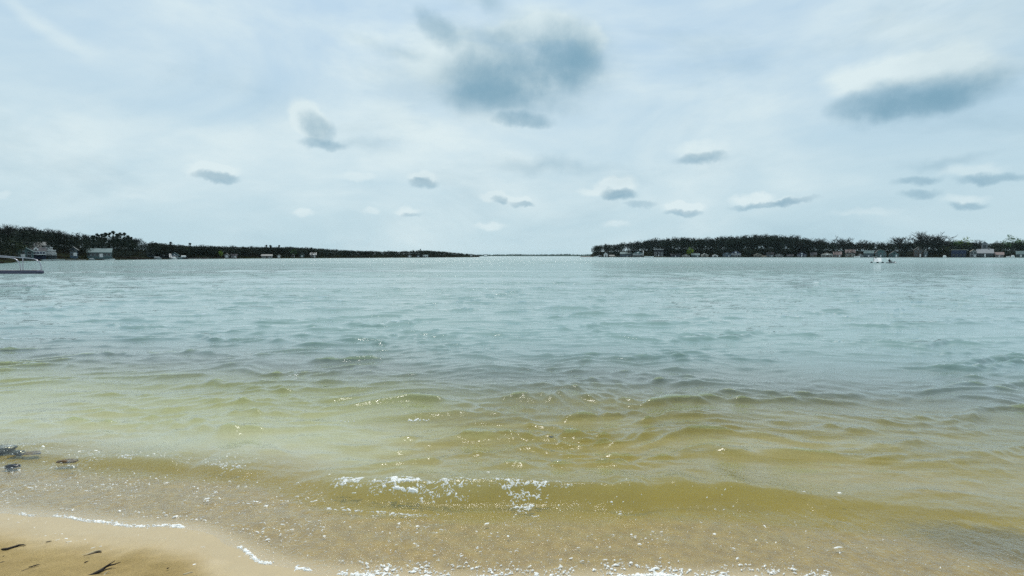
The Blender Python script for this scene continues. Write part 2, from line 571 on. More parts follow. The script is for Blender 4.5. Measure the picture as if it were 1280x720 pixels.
def rows(segs):
    out = [segs[0][0]]
    for y0, y1, d0, d1 in segs:
        y = y0
        while y < y1:
            y += d0 + (d1 - d0) * (y - y0) / (y1 - y0)
            out.append(min(y, y1))
    return np.unique(np.array(out))


def add_attr(me, name, data, kind='FLOAT'):
    a = me.attributes.new(name, kind, 'POINT')
    if kind == 'FLOAT':
        a.data.foreach_set('value', np.asarray(data, np.float32).ravel())
    else:
        a.data.foreach_set('color', np.asarray(data, np.float32).ravel())


# lake bed and beach: one sheet out to the horizon
def sand_mat():
    m = bpy.data.materials.new('sand'); m.use_nodes = True
    t = NT(m.node_tree); b = t.n['Principled BSDF']
    co = t.new('ShaderNodeTexCoord').outputs['Object']
    sd = t.new('ShaderNodeAttribute', attribute_name='shore').outputs['Fac']
    n1 = t.noise(co, 2.2, 5.0, 0.6)
    n2 = t.noise(co, 90.0, 3.0, 0.7)
    n3 = t.noise(co, 420.0, 2.0, 0.6)
    n4 = t.noise(co, 14.0, 5.0, 0.65)
    c = t.mix(t.ramp(n1, 0.3, 0.7), (0.38, 0.262, 0.088), (0.45, 0.325, 0.125))
    c = t.mix(t.ramp(n4, 0.35, 0.7, 0, 0.5), c, (0.32, 0.225, 0.075))
    c = t.mix(t.ramp(n2, 0.35, 0.75, 0.0, 0.45), c, (0.22, 0.155, 0.07))
    c = t.mix(t.ramp(n3, 0.55, 0.8, 0.0, 0.5), c, (0.52, 0.43, 0.27))
    # soaked sand by the waterline, its sky reflection painted in as a paler tone
    edge = t.math('ADD', sd, t.math('MULTIPLY', t.math('SUBTRACT', n1, 0.5), 0.25))
    wet = t.ramp(edge, -0.44, -0.16)
    c = t.mix(t.math('MULTIPLY', wet, 0.6), c, (0.45, 0.365, 0.235))
    c = t.mix(t.math('MULTIPLY', t.ramp(sd, -0.06, 0.10), t.ramp(sd, 0.8, 2.4, 0.85, 0.15)), c, t.mix(t.ramp(n4, 0.3, 0.7), (0.17, 0.105, 0.015), (0.28, 0.185, 0.035)))
    # weed patches on the bottom; wave-face darkness and sky reflection painted in too
    band = t.math('MULTIPLY', t.ramp(sd, 0.48, 0.60), t.ramp(sd, 1.0, 1.5, 1.0, 0.0))
    c = t.mix(t.math('MULTIPLY', band, t.ramp(n4, 0.25, 0.65, 0.7, 1.0)), c, (0.215, 0.145, 0.0))  # olive darkness of the breaker's face, put into the bed colour
    sx = t.new('ShaderNodeSeparateXYZ'); t.link(co, sx.inputs[0])
    sky_pale = t.math('MULTIPLY', t.ramp(t.math('ADD', sx.outputs[0], t.math('MULTIPLY', n1, 1.6)), 1.4, -1.0), t.ramp(sd, 0.7, 1.5))
    c = t.mix(t.math('MULTIPLY', sky_pale, 0.92), c, (0.45, 0.435, 0.37))  # paleness of reflected sky on the left, painted on the bed
    w = t.noise(t.vmath('MULTIPLY', co, (0.55, 1.5, 1)), 1.1, 5.0, 0.65, dist=0.8)
    uw = t.ramp(sd, 0.25, 0.9)
    uw = t.math('MULTIPLY', uw, t.math('MULTIPLY', t.ramp(sx.outputs[0], -2.2, 0.2, 0.10, 1.0), t.ramp(sd, 2.8, 4.6, 1.0, 0.15)))
    c = t.mix(t.math('MULTIPLY', uw, t.ramp(w, 0.40, 0.56, 0.30, 0.95)), c, (0.25, 0.17, 0.0))
    mp = t.new('ShaderNodeMapping', vector_type='TEXTURE')
    t.link(co, mp.inputs[0])
    mp.inputs['Location'].default_value = (2.85, 2.75, -0.03)
    mp.inputs['Scale'].default_value = (0.9, 0.42, 3)
    mp.inputs['Rotation'].default_value = (0, 0, R(-18))
    g = t.new('ShaderNodeTexGradient', gradient_type='SPHERICAL'); t.link(mp.outputs[0], g.inputs[0])
    patch = t.ramp(t.math('ADD', g.outputs['Fac'], t.math('MULTIPLY', t.math('SUBTRACT', n4, 0.5), 0.9)), 0.15, 0.7, 0, 0.8)
    c = t.mix(patch, c, (0.085, 0.06, 0.006))
    t.link(c, b.inputs['Base Color'])
    r = t.math('SUBTRACT', 0.85, t.math('MULTIPLY', wet, 0.55))
    t.link(r, b.inputs['Roughness'])
    b.inputs['Specular IOR Level'].default_value = 0.45
    hsum = t.math('ADD', t.math('MULTIPLY', n2, 0.6), t.math('MULTIPLY', n3, 0.4))
    bp = t.new('ShaderNodeBump')
    t.link(t.math('SUBTRACT', 1.0, t.math('MULTIPLY', wet, 0.85)), bp.inputs['Strength'])
    bp.inputs['Distance'].default_value = 0.013
    t.link(hsum, bp.inputs['Height'])
    t.link(bp.outputs[0], b.inputs['Normal'])
    return m


ys_b = rows([(-30, 1.6, 2.0, 0.2), (1.6, 3.4, 0.011, 0.013), (3.4, 9, 0.025, 0.10), (9, 60, 0.25, 3), (60, 9000, 8, 900)])
X, Y, Z, q = fan_grid(ys_b, 440, lambda y: np.where(y < 60, 1.25 * np.clip(y, 2.2, None) + 2.5 + np.clip(1.2 - y, 0, 30) * 1.2, 77.5 + (y - 60) * 1.6), bed_z)
me = mesh_np('beach', np.stack([X, Y, Z], -1).reshape(-1, 3), q.ravel(), np.full(len(q), 4), sand_mat(), True)
add_attr(me, 'shore', shore_dist(X, Y))
tag(link(bpy.data.objects.new('beach', me)), 'tan sandy beach running down under the shallow water', None, None, 'structure')


def water_mat():
    m = bpy.data.materials.new('lake_water'); m.use_nodes = True
    t = NT(m.node_tree)
    t.n.clear()
    co = t.new('ShaderNodeNewGeometry').outputs['Position']
    thick = t.new('ShaderNodeAttribute', attribute_name='thick').outputs['Fac']
    dist = t.new('ShaderNodeAttribute', attribute_name='dist').outputs['Fac']
    shore = t.new('ShaderNodeAttribute', attribute_name='shore').outputs['Fac']
    # ripples too small for the mesh: close ones, and the chop of open water
    r1 = t.noise(t.vmath('MULTIPLY', co, (1.0, 1.9, 0)), 16.0, 3.0, 0.55)
    r2 = t.noise(t.vmath('MULTIPLY', co, (0.42, 1.25, 0)), 2.0, 3.0, 0.5, dist=0.3)
    r3 = t.noise(t.vmath('MULTIPLY', co, (0.35, 1.0, 0)), 0.5, 5.0, 0.6, dist=0.4)
    gust = t.noise(t.vmath('MULTIPLY', co, (0.10, 1.0, 0)), 0.16, 7.0, 0.72)
    gust = t.ramp(gust, 0.38, 0.62, 0.2, 2.0)
    r2 = t.math('POWER', t.ramp(r2, 0.22, 0.80, smooth=False), 2.2)
    r3 = t.math('POWER', t.ramp(r3, 0.22, 0.80, smooth=False), 2.2)
    r0 = t.noise(co, 55.0, 2.0, 0.6)
    near = t.ramp(shore, 0.2, 1.1, 1.0, 0.0)
    h = t.math('MULTIPLY', r1, 0.0055)
    h = t.math('ADD', h, t.math('MULTIPLY', t.math('MULTIPLY', r2, t.ramp(dist, 4, 25, 0.006, 0.085)), gust))
    h = t.math('ADD', h, t.math('MULTIPLY', t.math('MULTIPLY', r3, t.ramp(dist, 15, 160, 0.0, 0.36)), gust))
    h = t.math('ADD', h, t.math('MULTIPLY', t.math('MULTIPLY', r0, near), 0.008))
    bp = t.new('ShaderNodeBump')
    bp.inputs['Strength'].default_value = 1.0
    bp.inputs['Distance'].default_value = 1.0
    t.link(h, bp.inputs['Height'])
    N = bp.outputs[0]
    geo = t.new('ShaderNodeNewGeometry')
    dt = t.new('ShaderNodeVectorMath', operation='DOT_PRODUCT')
    t.link(N, dt.inputs[0]); t.link(geo.outputs['Incoming'], dt.inputs[1])
    ci = t.math('SUBTRACT', 1.0, t.math('ABSOLUTE', dt.outputs['Value']), clamp=True)
    frs = t.math('MULTIPLY_ADD', t.math('POWER', ci, 4.6), 0.97, 0.026, clamp=True)
    gl = t.new('ShaderNodeBsdfGlossy')
    gl.inputs['Color'].default_value = (1, 1, 1, 1)
    t.link(t.ramp(dist, 5, 200, 0.045, 0.17), gl.inputs['Roughness'])
    t.link(N, gl.inputs['Normal'])
    # light lost on the way down and back, per metre of water
    e = [t.math('EXPONENT', t.math('MULTIPLY', thick, -k)) for k in (0.70, 0.62, 2.6)]
    cc = t.new('ShaderNodeCombineColor')
    for i in range(3): t.link(e[i], cc.inputs[i])
    tr = t.new('ShaderNodeBsdfTransparent')
    t.link(cc.outputs[0], tr.inputs[0])
    body = t.new('ShaderNodeBsdfDiffuse')
    bc = t.mix(t.ramp(thick, 0.12, 0.6), (0.33, 0.37, 0.29), (0.175, 0.270, 0.250))
    t.link(bc, body.inputs['Color'])
    t.link(N, body.inputs['Normal'])
    opa = t.math('SUBTRACT', 1.0, t.math('EXPONENT', t.math('MULTIPLY', thick, t.math('MULTIPLY_ADD', thick, -3.4, -0.35))))
    opa = t.math('MULTIPLY', opa, 1.0)
    m1 = t.new('ShaderNodeMixShader')
    t.link(opa, m1.inputs[0]); t.link(tr.outputs[0], m1.inputs[1]); t.link(body.outputs[0], m1.inputs[2])
    m2 = t.new('ShaderNodeMixShader')
    t.link(frs, m2.inputs[0]); t.link(m1.outputs[0], m2.inputs[1]); t.link(gl.outputs[0], m2.inputs[2])
    out = t.new('ShaderNodeOutputMaterial')
    t.link(m2.outputs[0], out.inputs[0])
    return m


ys_w = rows([(1.7, 2.3, 0.04, 0.012), (2.3, 4.6, 0.0095, 0.013), (4.6, 9, 0.018, 0.045), (9, 30, 0.05, 0.18), (30, 120, 0.2, 1.2), (120, 1000, 2, 40), (1000, 8000, 100, 700)])
NU = 720
half_w = lambda y: np.where(y < 120, 1.30 * y + 1.2, 157.2 + (y - 120) * 1.5)
sp = np.interp(ys_w, ys_w[:-1], np.diff(ys_w))
lat = half_w(ys_w) * 2 / NU
spacing = np.maximum(sp, lat)[:, None] * np.ones((1, NU))
X, Y, Z, q = fan_grid(ys_w, NU, half_w, lambda x, y: water_z(x, y, spacing))
print('water', len(ys_w), NU, len(q))
me = mesh_np('lake', np.stack([X, Y, Z], -1).reshape(-1, 3), q.ravel(), np.full(len(q), 4), water_mat(), True)
add_attr(me, 'thick', np.clip(Z - bed_z(X, Y), 0, 20))
add_attr(me, 'dist', Y)
add_attr(me, 'shore', shore_dist(X, Y))
tag(link(bpy.data.objects.new('lake', me)), 'rippled lake, olive over the sand and teal further out', None, None, 'structure')


# ------------------------------------------------------------------ foam
def foam_patch(name, label, pts, size, flat=0.35, aspect=1.6, lift=0.002, thick=0.4):
    """pts: (n,2) centres; each fleck is a small raised irregular blob on the water"""
    pts = np.asarray(pts); n = len(pts)
    k = 7
    ang = np.linspace(0, 2 * np.pi, k, endpoint=False)[None, :] + rng.uniform(-.3, .3, (n, k))
    size = np.asarray(size) * np.ones(n)
    rad = size[:, None] * rng.uniform(0.45, 1.25, (n, k))
    rot = rng.normal(0.05, 0.45, n)[:, None]
    asp = rng.uniform(1, aspect, n)[:, None]
    lx, ly = np.cos(ang) * rad * asp, np.sin(ang) * rad / asp * flat * 2
    px_ = pts[:, 0:1] + lx * np.cos(rot) - ly * np.sin(rot)
    py_ = pts[:, 1:2] + lx * np.sin(rot) + ly * np.cos(rot)
    zz = np.maximum(water_z(px_, py_), bed_z(px_, py_)) - 0.001
    top_x = pts[:, 0]; top_y = pts[:, 1]
    topz = np.maximum(water_z(top_x, top_y), bed_z(top_x, top_y)) + size * thick + lift
    inx = top_x[:, None] + (px_ - top_x[:, None]) * 0.6
    iny = top_y[:, None] + (py_ - top_y[:, None]) * 0.6
    inz = np.maximum(water_z(inx, iny), bed_z(inx, iny)) + (size * thick * 0.8 + lift)[:, None] * rng.uniform(0.5, 1.1, (n, k))
    V = np.concatenate([np.stack([px_, py_, zz], -1), np.stack([inx, iny, inz], -1), np.stack([top_x, top_y, topz], -1)[:, None]], 1)
    m = 2 * k + 1
    base = (np.arange(n) * m)[:, None, None]
    i = np.arange(k); j = (i + 1) % k
    quads = np.stack([i, j, j + k, i + k], -1)[None] + base
    tris = np.stack([i + k, j + k, np.full(k, 2 * k)], -1)[None] + base
    fl = np.concatenate([quads.reshape(-1), tris.reshape(-1)])
    cnt = np.concatenate([np.full(n * k, 4), np.full(n * k, 3)])
    me = mesh_np(name, V.reshape(-1, 3), fl, cnt, M['foam'], True)
    return tag(link(bpy.data.objects.new(name, me)), label, 'foam', None, 'stuff')


def scatter_line(poly, n, spread, jit=None):
    """n points along a polyline of pixel positions, spread in metres"""
    P = np.array([ground(a, b)[:2] for a, b in poly])
    seg = np.linalg.norm(np.diff(P, axis=0), axis=1); c = np.r_[0, np.cumsum(seg)]
    s = rng.uniform(0, c[-1], n)
    x = np.interp(s, c, P[:, 0]); y = np.interp(s, c, P[:, 1])
    return np.stack([x + rng.normal(0, spread, n), y + rng.normal(0, spread, n)], -1)


def edge_y(x):
    """where the film of water ends on the sand"""
    gy = np.linspace(-0.35, 0.25, 61)
    base = np.interp(x, _gx, SHGY)
    YY = base[:, None] + gy[None, :]
    XX = x[:, None] + 0 * YY
    wet_ = water_z(XX, YY) > bed_z(XX, YY) + 0.0004
    return YY[np.arange(len(x)), wet_.argmax(1)]


# edge of the wash on the sand
sx = rng.uniform(-4.6, 3.2, 3600)
keep = wob(sx, sx * 0, 61, 0.45) > -0.35
sx = sx[keep]
edge = np.stack([sx, edge_y(sx) + rng.normal(0.006, 0.007, len(sx))], -1)
size = rng.lognormal(math.log(0.0034), 0.5, len(sx)) * np.interp(sx, [-3, -1.4, -0.9, 3], [0.95, 1.3, 1.6, 1.5])
foam_patch('foam', 'thin white foam line where the wash meets the sand', edge, size)
# swash flecks over the shallows, white bits standing in for sun sparkle too
n = 30000
fx = rng.uniform(-4.8, 2.4, n); fs = rng.uniform(0.02, 1.05, n) ** 1.0
fy = np.interp(fx, SHX, SHY) + fs
dens = np.clip(0.5 + 0.7 * wob(fx, fy * 1.4, 62, 0.42) + 0.25 * wob(fx, fy, 63, 0.12), 0, 1) * np.interp(fx, [-4.8, -3.2, -1, 0, 1.2, 2.4], [1, 1, .75, .6, .35, 0.1])
dens *= np.interp(fs, [0, 0.3, 0.75, 1.05], [1, 0.9, 0.5, 0.0])
fil = np.minimum(np.abs(wob(fx, fy * 1.5, 65, 0.13)), np.abs(wob(fx, fy * 1.5, 66, 0.09)))
dens *= np.where(fil < 0.10, 1.5, np.interp(fx, [-1.5, 0], [0.28, 0.10]))
k_ = rng.uniform(0, 1, n) < dens * 0.62
foam_patch('foam', 'scattered foam flecks and modelled sun sparkles over the shallow wash', np.stack([fx, fy], -1)[k_], rng.lognormal(math.log(0.0031), 0.5, k_.sum()), 0.4, 2.2, 0.001, 0.3)
n = 420
fx = rng.uniform(-3.6, -0.9, n)
fy = edge_y(fx) - rng.uniform(0.0, 0.26, n)
k_ = wob(fx, fy * 2, 68, 0.3) > rng.uniform(-0.1, 1.6, n)
foam_patch('foam', 'stray foam specks left behind on the wet sand', np.stack([fx, fy], -1)[k_], rng.lognormal(math.log(0.0035), 0.5, k_.sum()), 0.35, 2.4, 0.0008, 0.2)
# foam heaped along the bottom edge, right of the sand
n = 9000
fx = rng.uniform(-0.9, 1.6, n)
fy = edge_y(fx) + np.abs(rng.normal(0, 0.06, n)) + 0.01
k_ = rng.uniform(0, 1, n) < np.clip(0.5 + 0.8 * wob(fx, fy * 2, 64, 0.22), 0, 1) * np.where(np.abs(wob(fx, fy * 1.3, 67, 0.10)) < 0.16, 1, 0.12)
foam_patch('foam', 'lacy white foam along the waterline at the bottom', np.stack([fx, fy], -1)[k_], rng.lognormal(math.log(0.0033), 0.5, k_.sum()), 0.45, 2.0, 0.002, 0.3)


def crest_y(x):
    return np.interp(x, CRX, CRY)


def clump(x0, x1, s0, s1, n, size, name_label, tri=False, sk=0.0):
    n = int(n * 7); size *= 0.34
    x = rng.uniform(x0, x1, n)
    u = (x - x0) / (x1 - x0)
    lo, hi = s0, s1
    if tri:
        hi = s1; lo = s1 - (s1 - s0) * (1 - np.abs(2 * u - 1))
    y = crest_y(x) + rng.uniform(0, 1, n) * (hi - lo) + lo
    n_ = len(x)
    kk = ((0.6 + 0.8 * wob(x, y * 2, 71, 0.10)) > rng.uniform(0, 1, n_)) & (np.abs(wob(x, y * 1.4, 72, 0.045)) < rng.uniform(0.1, 0.6, n_))
    foam_patch('foam', name_label, np.stack([x, y], -1)[kk], rng.lognormal(math.log(size), 0.55, kk.sum()), 0.4, 2.8, 0.002, 0.45)


clump(-1.20, -1.03, -0.05, 0.06, 90, 0.011, 'small white foam tuft at the left end of the breaking wave')
clump(-0.85, -0.62, -0.06, 0.05, 170, 0.013, 'bright foam heap on the crest of the breaking wave')
clump(-1.25, 0.40, -0.045, 0.015, 520, 0.0042, 'thin sparkling foam thread along the crest of the breaker')
clump(-0.95, -0.30, -0.10, 0.02, 420, 0.0048, 'fine bright froth round the foam heap on the breaker')
clump(-0.60, -0.28, -0.13, 0.0, 130, 0.007, 'loose foam flecks sliding down the olive wave face')
clump(-0.10, 0.24, -0.24, 0.0, 650, 0.0065, 'triangular spill of foam on the olive wave face', tri=True)
clump(-1.20, -0.35, -0.26, -0.235, 130, 0.006, 'foam thread in the trough in front of the wave')
clump(-2.28, -1.98, -0.04, 0.05, 130, 0.0055, 'foam fringe on the small left wave crest')
clump(-3.02, -2.88, -0.03, 0.04, 60, 0.0055, 'foam knot on the far left wave crest')
clump(-4.2, -3.7, 0.0, 0.12, 40, 0.006, 'foam round the dark wet rock')
for (ax, ay, n_, s_) in ((520, 526, 16, 0.010), (434, 528, 4, 0.007), (367, 470, 5, 0.010), (345, 333, 1, 0.03)):
    g = ground(ax, ay)
    foam_patch('foam', {520: 'small whitecap glinting on open shallows', 434: 'tiny foam fleck left of the small whitecap', 367: 'tiny whitecap further out on the left', 345: 'single white speck far out on the water'}[ax],
               np.stack([g.x + rng.normal(0, 0.07 if n_ > 8 else .03, n_), g.y + rng.normal(0, 0.015, n_)], -1), s_, 0.4, 2.0, 0.006, 0.4)


# ------------------------------------------------------------------ twigs on the sand, rocks at the water's edge
def twig(px, py, length, ang, rad, label, mat='twig', forks=0, bend=0.15):
    g = ground(px, py)
    z = float(bed_z(np.array(g.x), np.array(g.y)))
    g = ground(px, py, z)
    root = None
    mb = MB()
    r = random.Random(int(px * 7 + py))
    pts = []
    for i in range(7):
        u = i / 6 - 0.5
        pts.append((u * length * 0.85, bend * length * math.sin(u * 5) + r.uniform(-.02, .02) * length, rad * 0.9 + r.uniform(0, 0.4) * rad))
    mb.tube(pts, [rad * f for f in (0.5, 0.85, 1, 0.95, 0.8, 0.6, 0.3)], 7)
    for k in range(forks):
        a = Vector(pts[2 + k % 3])
        s = 1 if k % 2 else -1
        mb.tube([a, a + Vector((0.2 * length, s * 0.12 * length, rad)), a + Vector((0.42 * length, s * 0.20 * length, rad * 1.8))], [rad * .6, rad * .45, rad * .2], 6)
    o = mb.build('twig', M[mat], None, True)
    o.location = (g.x, g.y, z)
    o.rotation_euler = (0, 0, R(ang))
    return tag(o, label, 'twig', 'twigs lying on the beach')


twig(17, 685.5, 0.115, 10, 0.0065, 'short dark wet twig on sand nearest the left frame edge')
twig(116, 694, 0.085, 14, 0.0060, 'dark twig lying against a pale driftwood sliver', 'twig')
twig(115, 692, 0.095, 14, 0.0050, 'pale driftwood sliver right behind a dark twig', 'paletwig')
twig(127, 714, 0.135, 42, 0.0070, 'forked black twig, largest on the beach', forks=3)
twig(131, 719, 0.06, 70, 0.0040, 'pale splinter crossing the forked black twig', 'paletwig')
twig(31, 714, 0.035, 35, 0.004, 'stubby dark twig below the short wet twig')
twig(43, 708, 0.05, 12, 0.003, 'thin brown twig right of the stubby dark twig', forks=1)
twig(61, 677.5, 0.030, 8, 0.0025, 'tiny thin twig highest up the sand')
twig(83, 680, 0.014, 30, 0.004, 'tiny bark crumb beside the thin twig')
twig(90, 680.6, 0.012, 0, 0.003, 'smallest bark crumb, right of its like')
twig(2, 705, 0.03, 40, 0.005, 'dark stub cut by the left frame edge')
twig(5, 696, 0.02, 80, 0.003, 'little dark chip above the dark stub')
twig(108, 703, 0.02, 20, 0.003, 'dark chip between pale sliver and forked twig')
twig(116, 708, 0.016, 50, 0.003, 'brown chip touching the forked black twig')
twig(235, 718, 0.05, 8, 0.005, 'half-buried pale twig at the bottom of the sand', 'paletwig')
twig(246, 717.5, 0.02, 60, 0.003, 'dark chip at the end of the half-buried twig')
twig(210, 711, 0.010, 0, 0.003, 'lone dark crumb above the half-buried twig')


def rock(px, py, sx_, sy_, sz_, label, mat='rock', name='rock', cat='rock', sink=0.0, seed=1):
    g = ground(px, py)
    bm = bmesh.new()
    bmesh.ops.create_icosphere(bm, subdivisions=3, radius=1)
    r = random.Random(seed)
    ph = [r.uniform(0, 6) for _ in range(6)]
    for v in bm.verts:
        c = v.co
        k = 1 + 0.22 * math.sin(3 * c.x + ph[0]) * math.sin(2.6 * c.y + ph[1]) + 0.14 * math.sin(6 * c.z + ph[2] + 4 * c.x) + 0.10 * math.sin(9 * c.y + ph[3])
        v.co = Vector((c.x * sx_ * k, c.y * sy_ * k, c.z * sz_ * k))
    me_ = bpy.data.meshes.new(name); bm.to_mesh(me_); bm.free()
    for p in me_.polygons: p.use_smooth = True
    me_.materials.append(M[mat])
    o = link(bpy.data.objects.new(name, me_))
    o.location = (g.x, g.y, -sink)
    return tag(o, label, cat, 'dark stones in the shallows' if cat == 'rock' else None)


rock(0, 562, 0.10, 0.06, 0.035, 'black wet rock breaking the water at the left edge', seed=3)
rock(22, 566, 0.06, 0.03, 0.020, 'smaller black rock just right of the biggest one', seed=5)
rock(40, 566, 0.07, 0.035, 0.008, 'brown weedy clump trailing right from the black rocks', 'weed', 'weed_clump', 'weed', 0.002, 8)
rock(16, 583, 0.05, 0.03, 0.016, 'flat dark stone in the wash below the rocks', seed=9)
rock(84, 578, 0.07, 0.03, 0.012, 'reddish brown weed lump on the far left wave', 'weed', 'weed_clump', 'weed', -0.01, 12)
rock(689, 546, 0.018, 0.012, 0.008, 'little dark speck floating above the olive shallows', seed=13)


# ------------------------------------------------------------------ dock with bent rails
def dock():
    Yd = 27.0
    p_end = at(52, 338, Yd)
    zt = p_end.z; x1 = p_end.x
    x0 = x1 - 7.5
    d = empty('dock', (x1, Yd, 0), 'dock end with dark rim and three bent metal rails, cut by left edge', 'dock')

    def L(x, y, z): return (x - x1, y - Yd, z)
    zb = at(52, 342.3, Yd).z
    mb = MB()
    mb.box(x0 - x1, -0.18, -0.05, 0.0, zb, zt)
    mb.box(x0 - x1, -0.72, 0.60, 0.65, zb, zt)
    mb.build('rim_beam', M['dock'], d)
    mb = MB(); mb.tube([(-0.19, -0.03, (zb + zt) / 2), (-0.02, -0.03, (zb + zt) / 2), (-0.04, 0.05, (zb + zt) / 2), (-0.56, 0.56, (zb + zt) / 2), (-0.73, 0.63, (zb + zt) / 2)], (zt - zb) / 2 + 0.006, 10)
    mb.build('bumper', M['dock'], d, True)
    pm = None
    n = 36
    for i in range(n):
        xx = x0 - x1 + 0.0 + i * (7.32 / n)
        yb = min(0.597, -xx - 0.12)
        if yb < 0.1: continue
        if pm is None or yb < 0.597:
            mb = MB().box(0, 7.32 / n - 0.012, 0.003, yb, 0, 0.035)
            o = mb.build('plank', M['plank'], d); pm = o
        else:
            o = link(bpy.data.objects.new('plank', pm.data)); o.parent = d
        o.location = (xx, 0, zt - 0.03 + rng.uniform(-0.003, 0.003))
    for xx in (-3.9, -7.0):
        for yy in (0.1, 0.5):
            MB().tube([(xx, yy, -3.0), (xx, yy, zb)], 0.05, 10).build('pile', M['dock'], d, True)

    def rail(points, Y0, r=0.024):
        P = [at(a, b, Y0) for a, b in points]
        P = [Vector(L(p.x, p.y, p.z)) for p in P]
        # smooth polyline
        out = []
        for i in range(len(P) - 1):
            p0 = P[max(i - 1, 0)]; p1 = P[i]; p2 = P[i + 1]; p3 = P[min(i + 2, len(P) - 1)]
            for k in range(6):
                t_ = k / 6
                out.append(0.5 * ((2 * p1) + (-p0 + p2) * t_ + (2 * p0 - 5 * p1 + 4 * p2 - p3) * t_ ** 2 + (-p0 + 3 * p1 - 3 * p2 + p3) * t_ ** 3))
        out.append(P[-1])
        MB().tube(out, r, 10).build('rail', M['metal'], d, True)
    rail([(-100, 339), (-99, 326), (-90, 319.5), (-60, 318.5), (-10, 319.2), (20, 321.5), (38, 323.0), (45, 324.6), (49.5, 328.5), (51.3, 333.5), (51.6, 339)], Yd + 0.02, 0.023)
    rail([(-100, 338.6), (-99, 326), (-90, 320.5), (-60, 319.5), (-20, 319.8), (0, 321.2), (14, 322.4), (19, 323.8), (23, 327), (25.3, 332), (25.8, 338.6)], Yd + 0.35, 0.023)
    rail([(28.5, 322.2), (28.6, 330), (28.6, 338.4)], Yd + 0.30, 0.022)


dock()


# ------------------------------------------------------------------ trees (templates of height 1)
def quads_at(C, size, up_bias=0.0, r=rng):
    n = len(C)
    a = r.normal(0, 1, (n, 3)); a /= np.linalg.norm(a, axis=1)[:, None]
    b = r.normal(0, 1, (n, 3)); b -= (b * a).sum(1)[:, None] * a; b /= np.linalg.norm(b, axis=1)[:, None]
    s = (size * r.uniform(0.5, 1.4, n))[:, None]
    t_ = (size * r.uniform(0.3, 0.9, n))[:, None]
    return np.stack([C - a * s, C - b * t_, C + a * s, C + b * t_], 1)


def limb_paths(seed, levels=3, spread=0.55, start=0.22, kids=(5, 4, 4)):
    r = random.Random(seed)
    paths = []

    def grow(p, d, ln, rad, lv):
        pts = [p]; q_ = p; dd = d
        for i in range(3):
            dd = (dd + Vector((r.uniform(-.22, .22), r.uniform(-.22, .22), r.uniform(-.05, .16)))).normalized()
            q_ = q_ + dd * ln / 3
            pts.append(q_)
        paths.append((pts, rad, lv))
        if lv < levels:
            for k in range(kids[lv]):
                u = r.uniform(0.35, 1.0)
                i = min(int(u * 3), 2)
                b_ = pts[i].lerp(pts[i + 1], u * 3 - i)
                a_ = r.uniform(0, 6.28)
                side = Vector((math.cos(a_), math.sin(a_), 0.35))
                nd = (dd * (1 - spread) + side * spread).normalized()
                grow(b_, nd, ln * r.uniform(0.5, 0.72), rad * 0.5, lv + 1)
    grow(Vector((0, 0, 0)), Vector((0, 0, 1)), 0.52, 0.022, 0)
    return paths


def fit_unit(meshV):
    z = meshV[:, 2].max()
    return meshV / z


def template(kind, seed):
    """returns trunk mesh, crown mesh (height 1), and raw arrays"""
    r = np.random.default_rng(seed)
    tr = MB(); cr_pts = None
    if kind == 'bare':
        paths = limb_paths(seed, 3, 0.6, kids=(7, 5, 5))
        big = MB(); fine = MB()
        for pts, rad, lv in paths:
            (big if lv < 2 else fine).tube(pts, [rad, rad * .8, rad * .6, rad * .35] if lv < 2 else [max(rad, .0035)] * 3 + [0.002], 3 if lv > 1 else 5, lv < 2)
        zmax = max(v[2] for v in fine.v)
        for m_ in (big, fine): m_.v = [(a / zmax, b / zmax, c / zmax) for a, b, c in m_.v]
        return big, fine, None
    if kind == 'bushy':
        tr.tube([(0, 0, 0), (0.01, 0, .3), (-.01, .01, .62)], [.025, .018, .006], 5)
        for k in range(6):
            a = k * 1.05 + r.uniform(-.3, .3); z = r.uniform(.25, .5)
            tr.tube([(0, 0, z), (math.cos(a) * .14, math.sin(a) * .14, z + .14), (math.cos(a) * .22, math.sin(a) * .22, z + .30)], [.010, .007, .003], 4)
        nC = 26
        c = []
        while len(c) < nC:
            p = r.uniform(-1, 1, 3)
            if np.linalg.norm(p) < 1 and p[2] > -0.8: c.append(p)
        c = np.array(c) * (0.30, 0.30, 0.38) + (0, 0, 0.58)
        P = np.repeat(c, 16, 0) + r.normal(0, 0.042, (nC * 16, 3))
        Q = quads_at(P, 0.026, r=r)
    if kind == 'round':
        tr.tube([(0, 0, 0), (0.01, 0, .3), (0, 0, .5)], [.03, .02, .008], 5)
        nC = 60
        c = r.normal(0, 1, (nC, 3)); c /= np.linalg.norm(c, axis=1)[:, None]
        c = c * r.uniform(0.55, 1, nC)[:, None] * (0.40, 0.40, 0.40) + (0, 0, 0.58)
        P = np.repeat(c, 14, 0) + r.normal(0, 0.04, (nC * 14, 3))
        P = P[P[:, 2] > 0.12]
        Q = quads_at(P, 0.026, r=r)
    if kind == 'pine':
        tr.tube([(0, 0, 0), (0.005, 0, .5), (0.01, 0, .98)], [.020, .014, .003], 5)
        P = []
        for k in range(24):
            z = r.uniform(0.34, 0.98); a = r.uniform(0, 6.28)
            ln = (1.04 - z) ** 0.6 * r.uniform(.14, .34)
            tip = np.array([math.cos(a) * ln, math.sin(a) * ln, z + ln * 0.12])
            tr.tube([(0, 0, z), tuple(tip)], [.006, .002], 3)
            for u in np.linspace(.35, 1.0, 5):
                c = np.array([0, 0, z]) * (1 - u) + tip * u
                P.append(c + r.normal(0, 1, (7, 3)) * (0.028, 0.028, 0.010))
        P = np.concatenate(P)
        Q = quads_at(P, 0.026, r=r) 
    V = Q.reshape(-1, 3)
    return tr, None, V


KINDS = {}


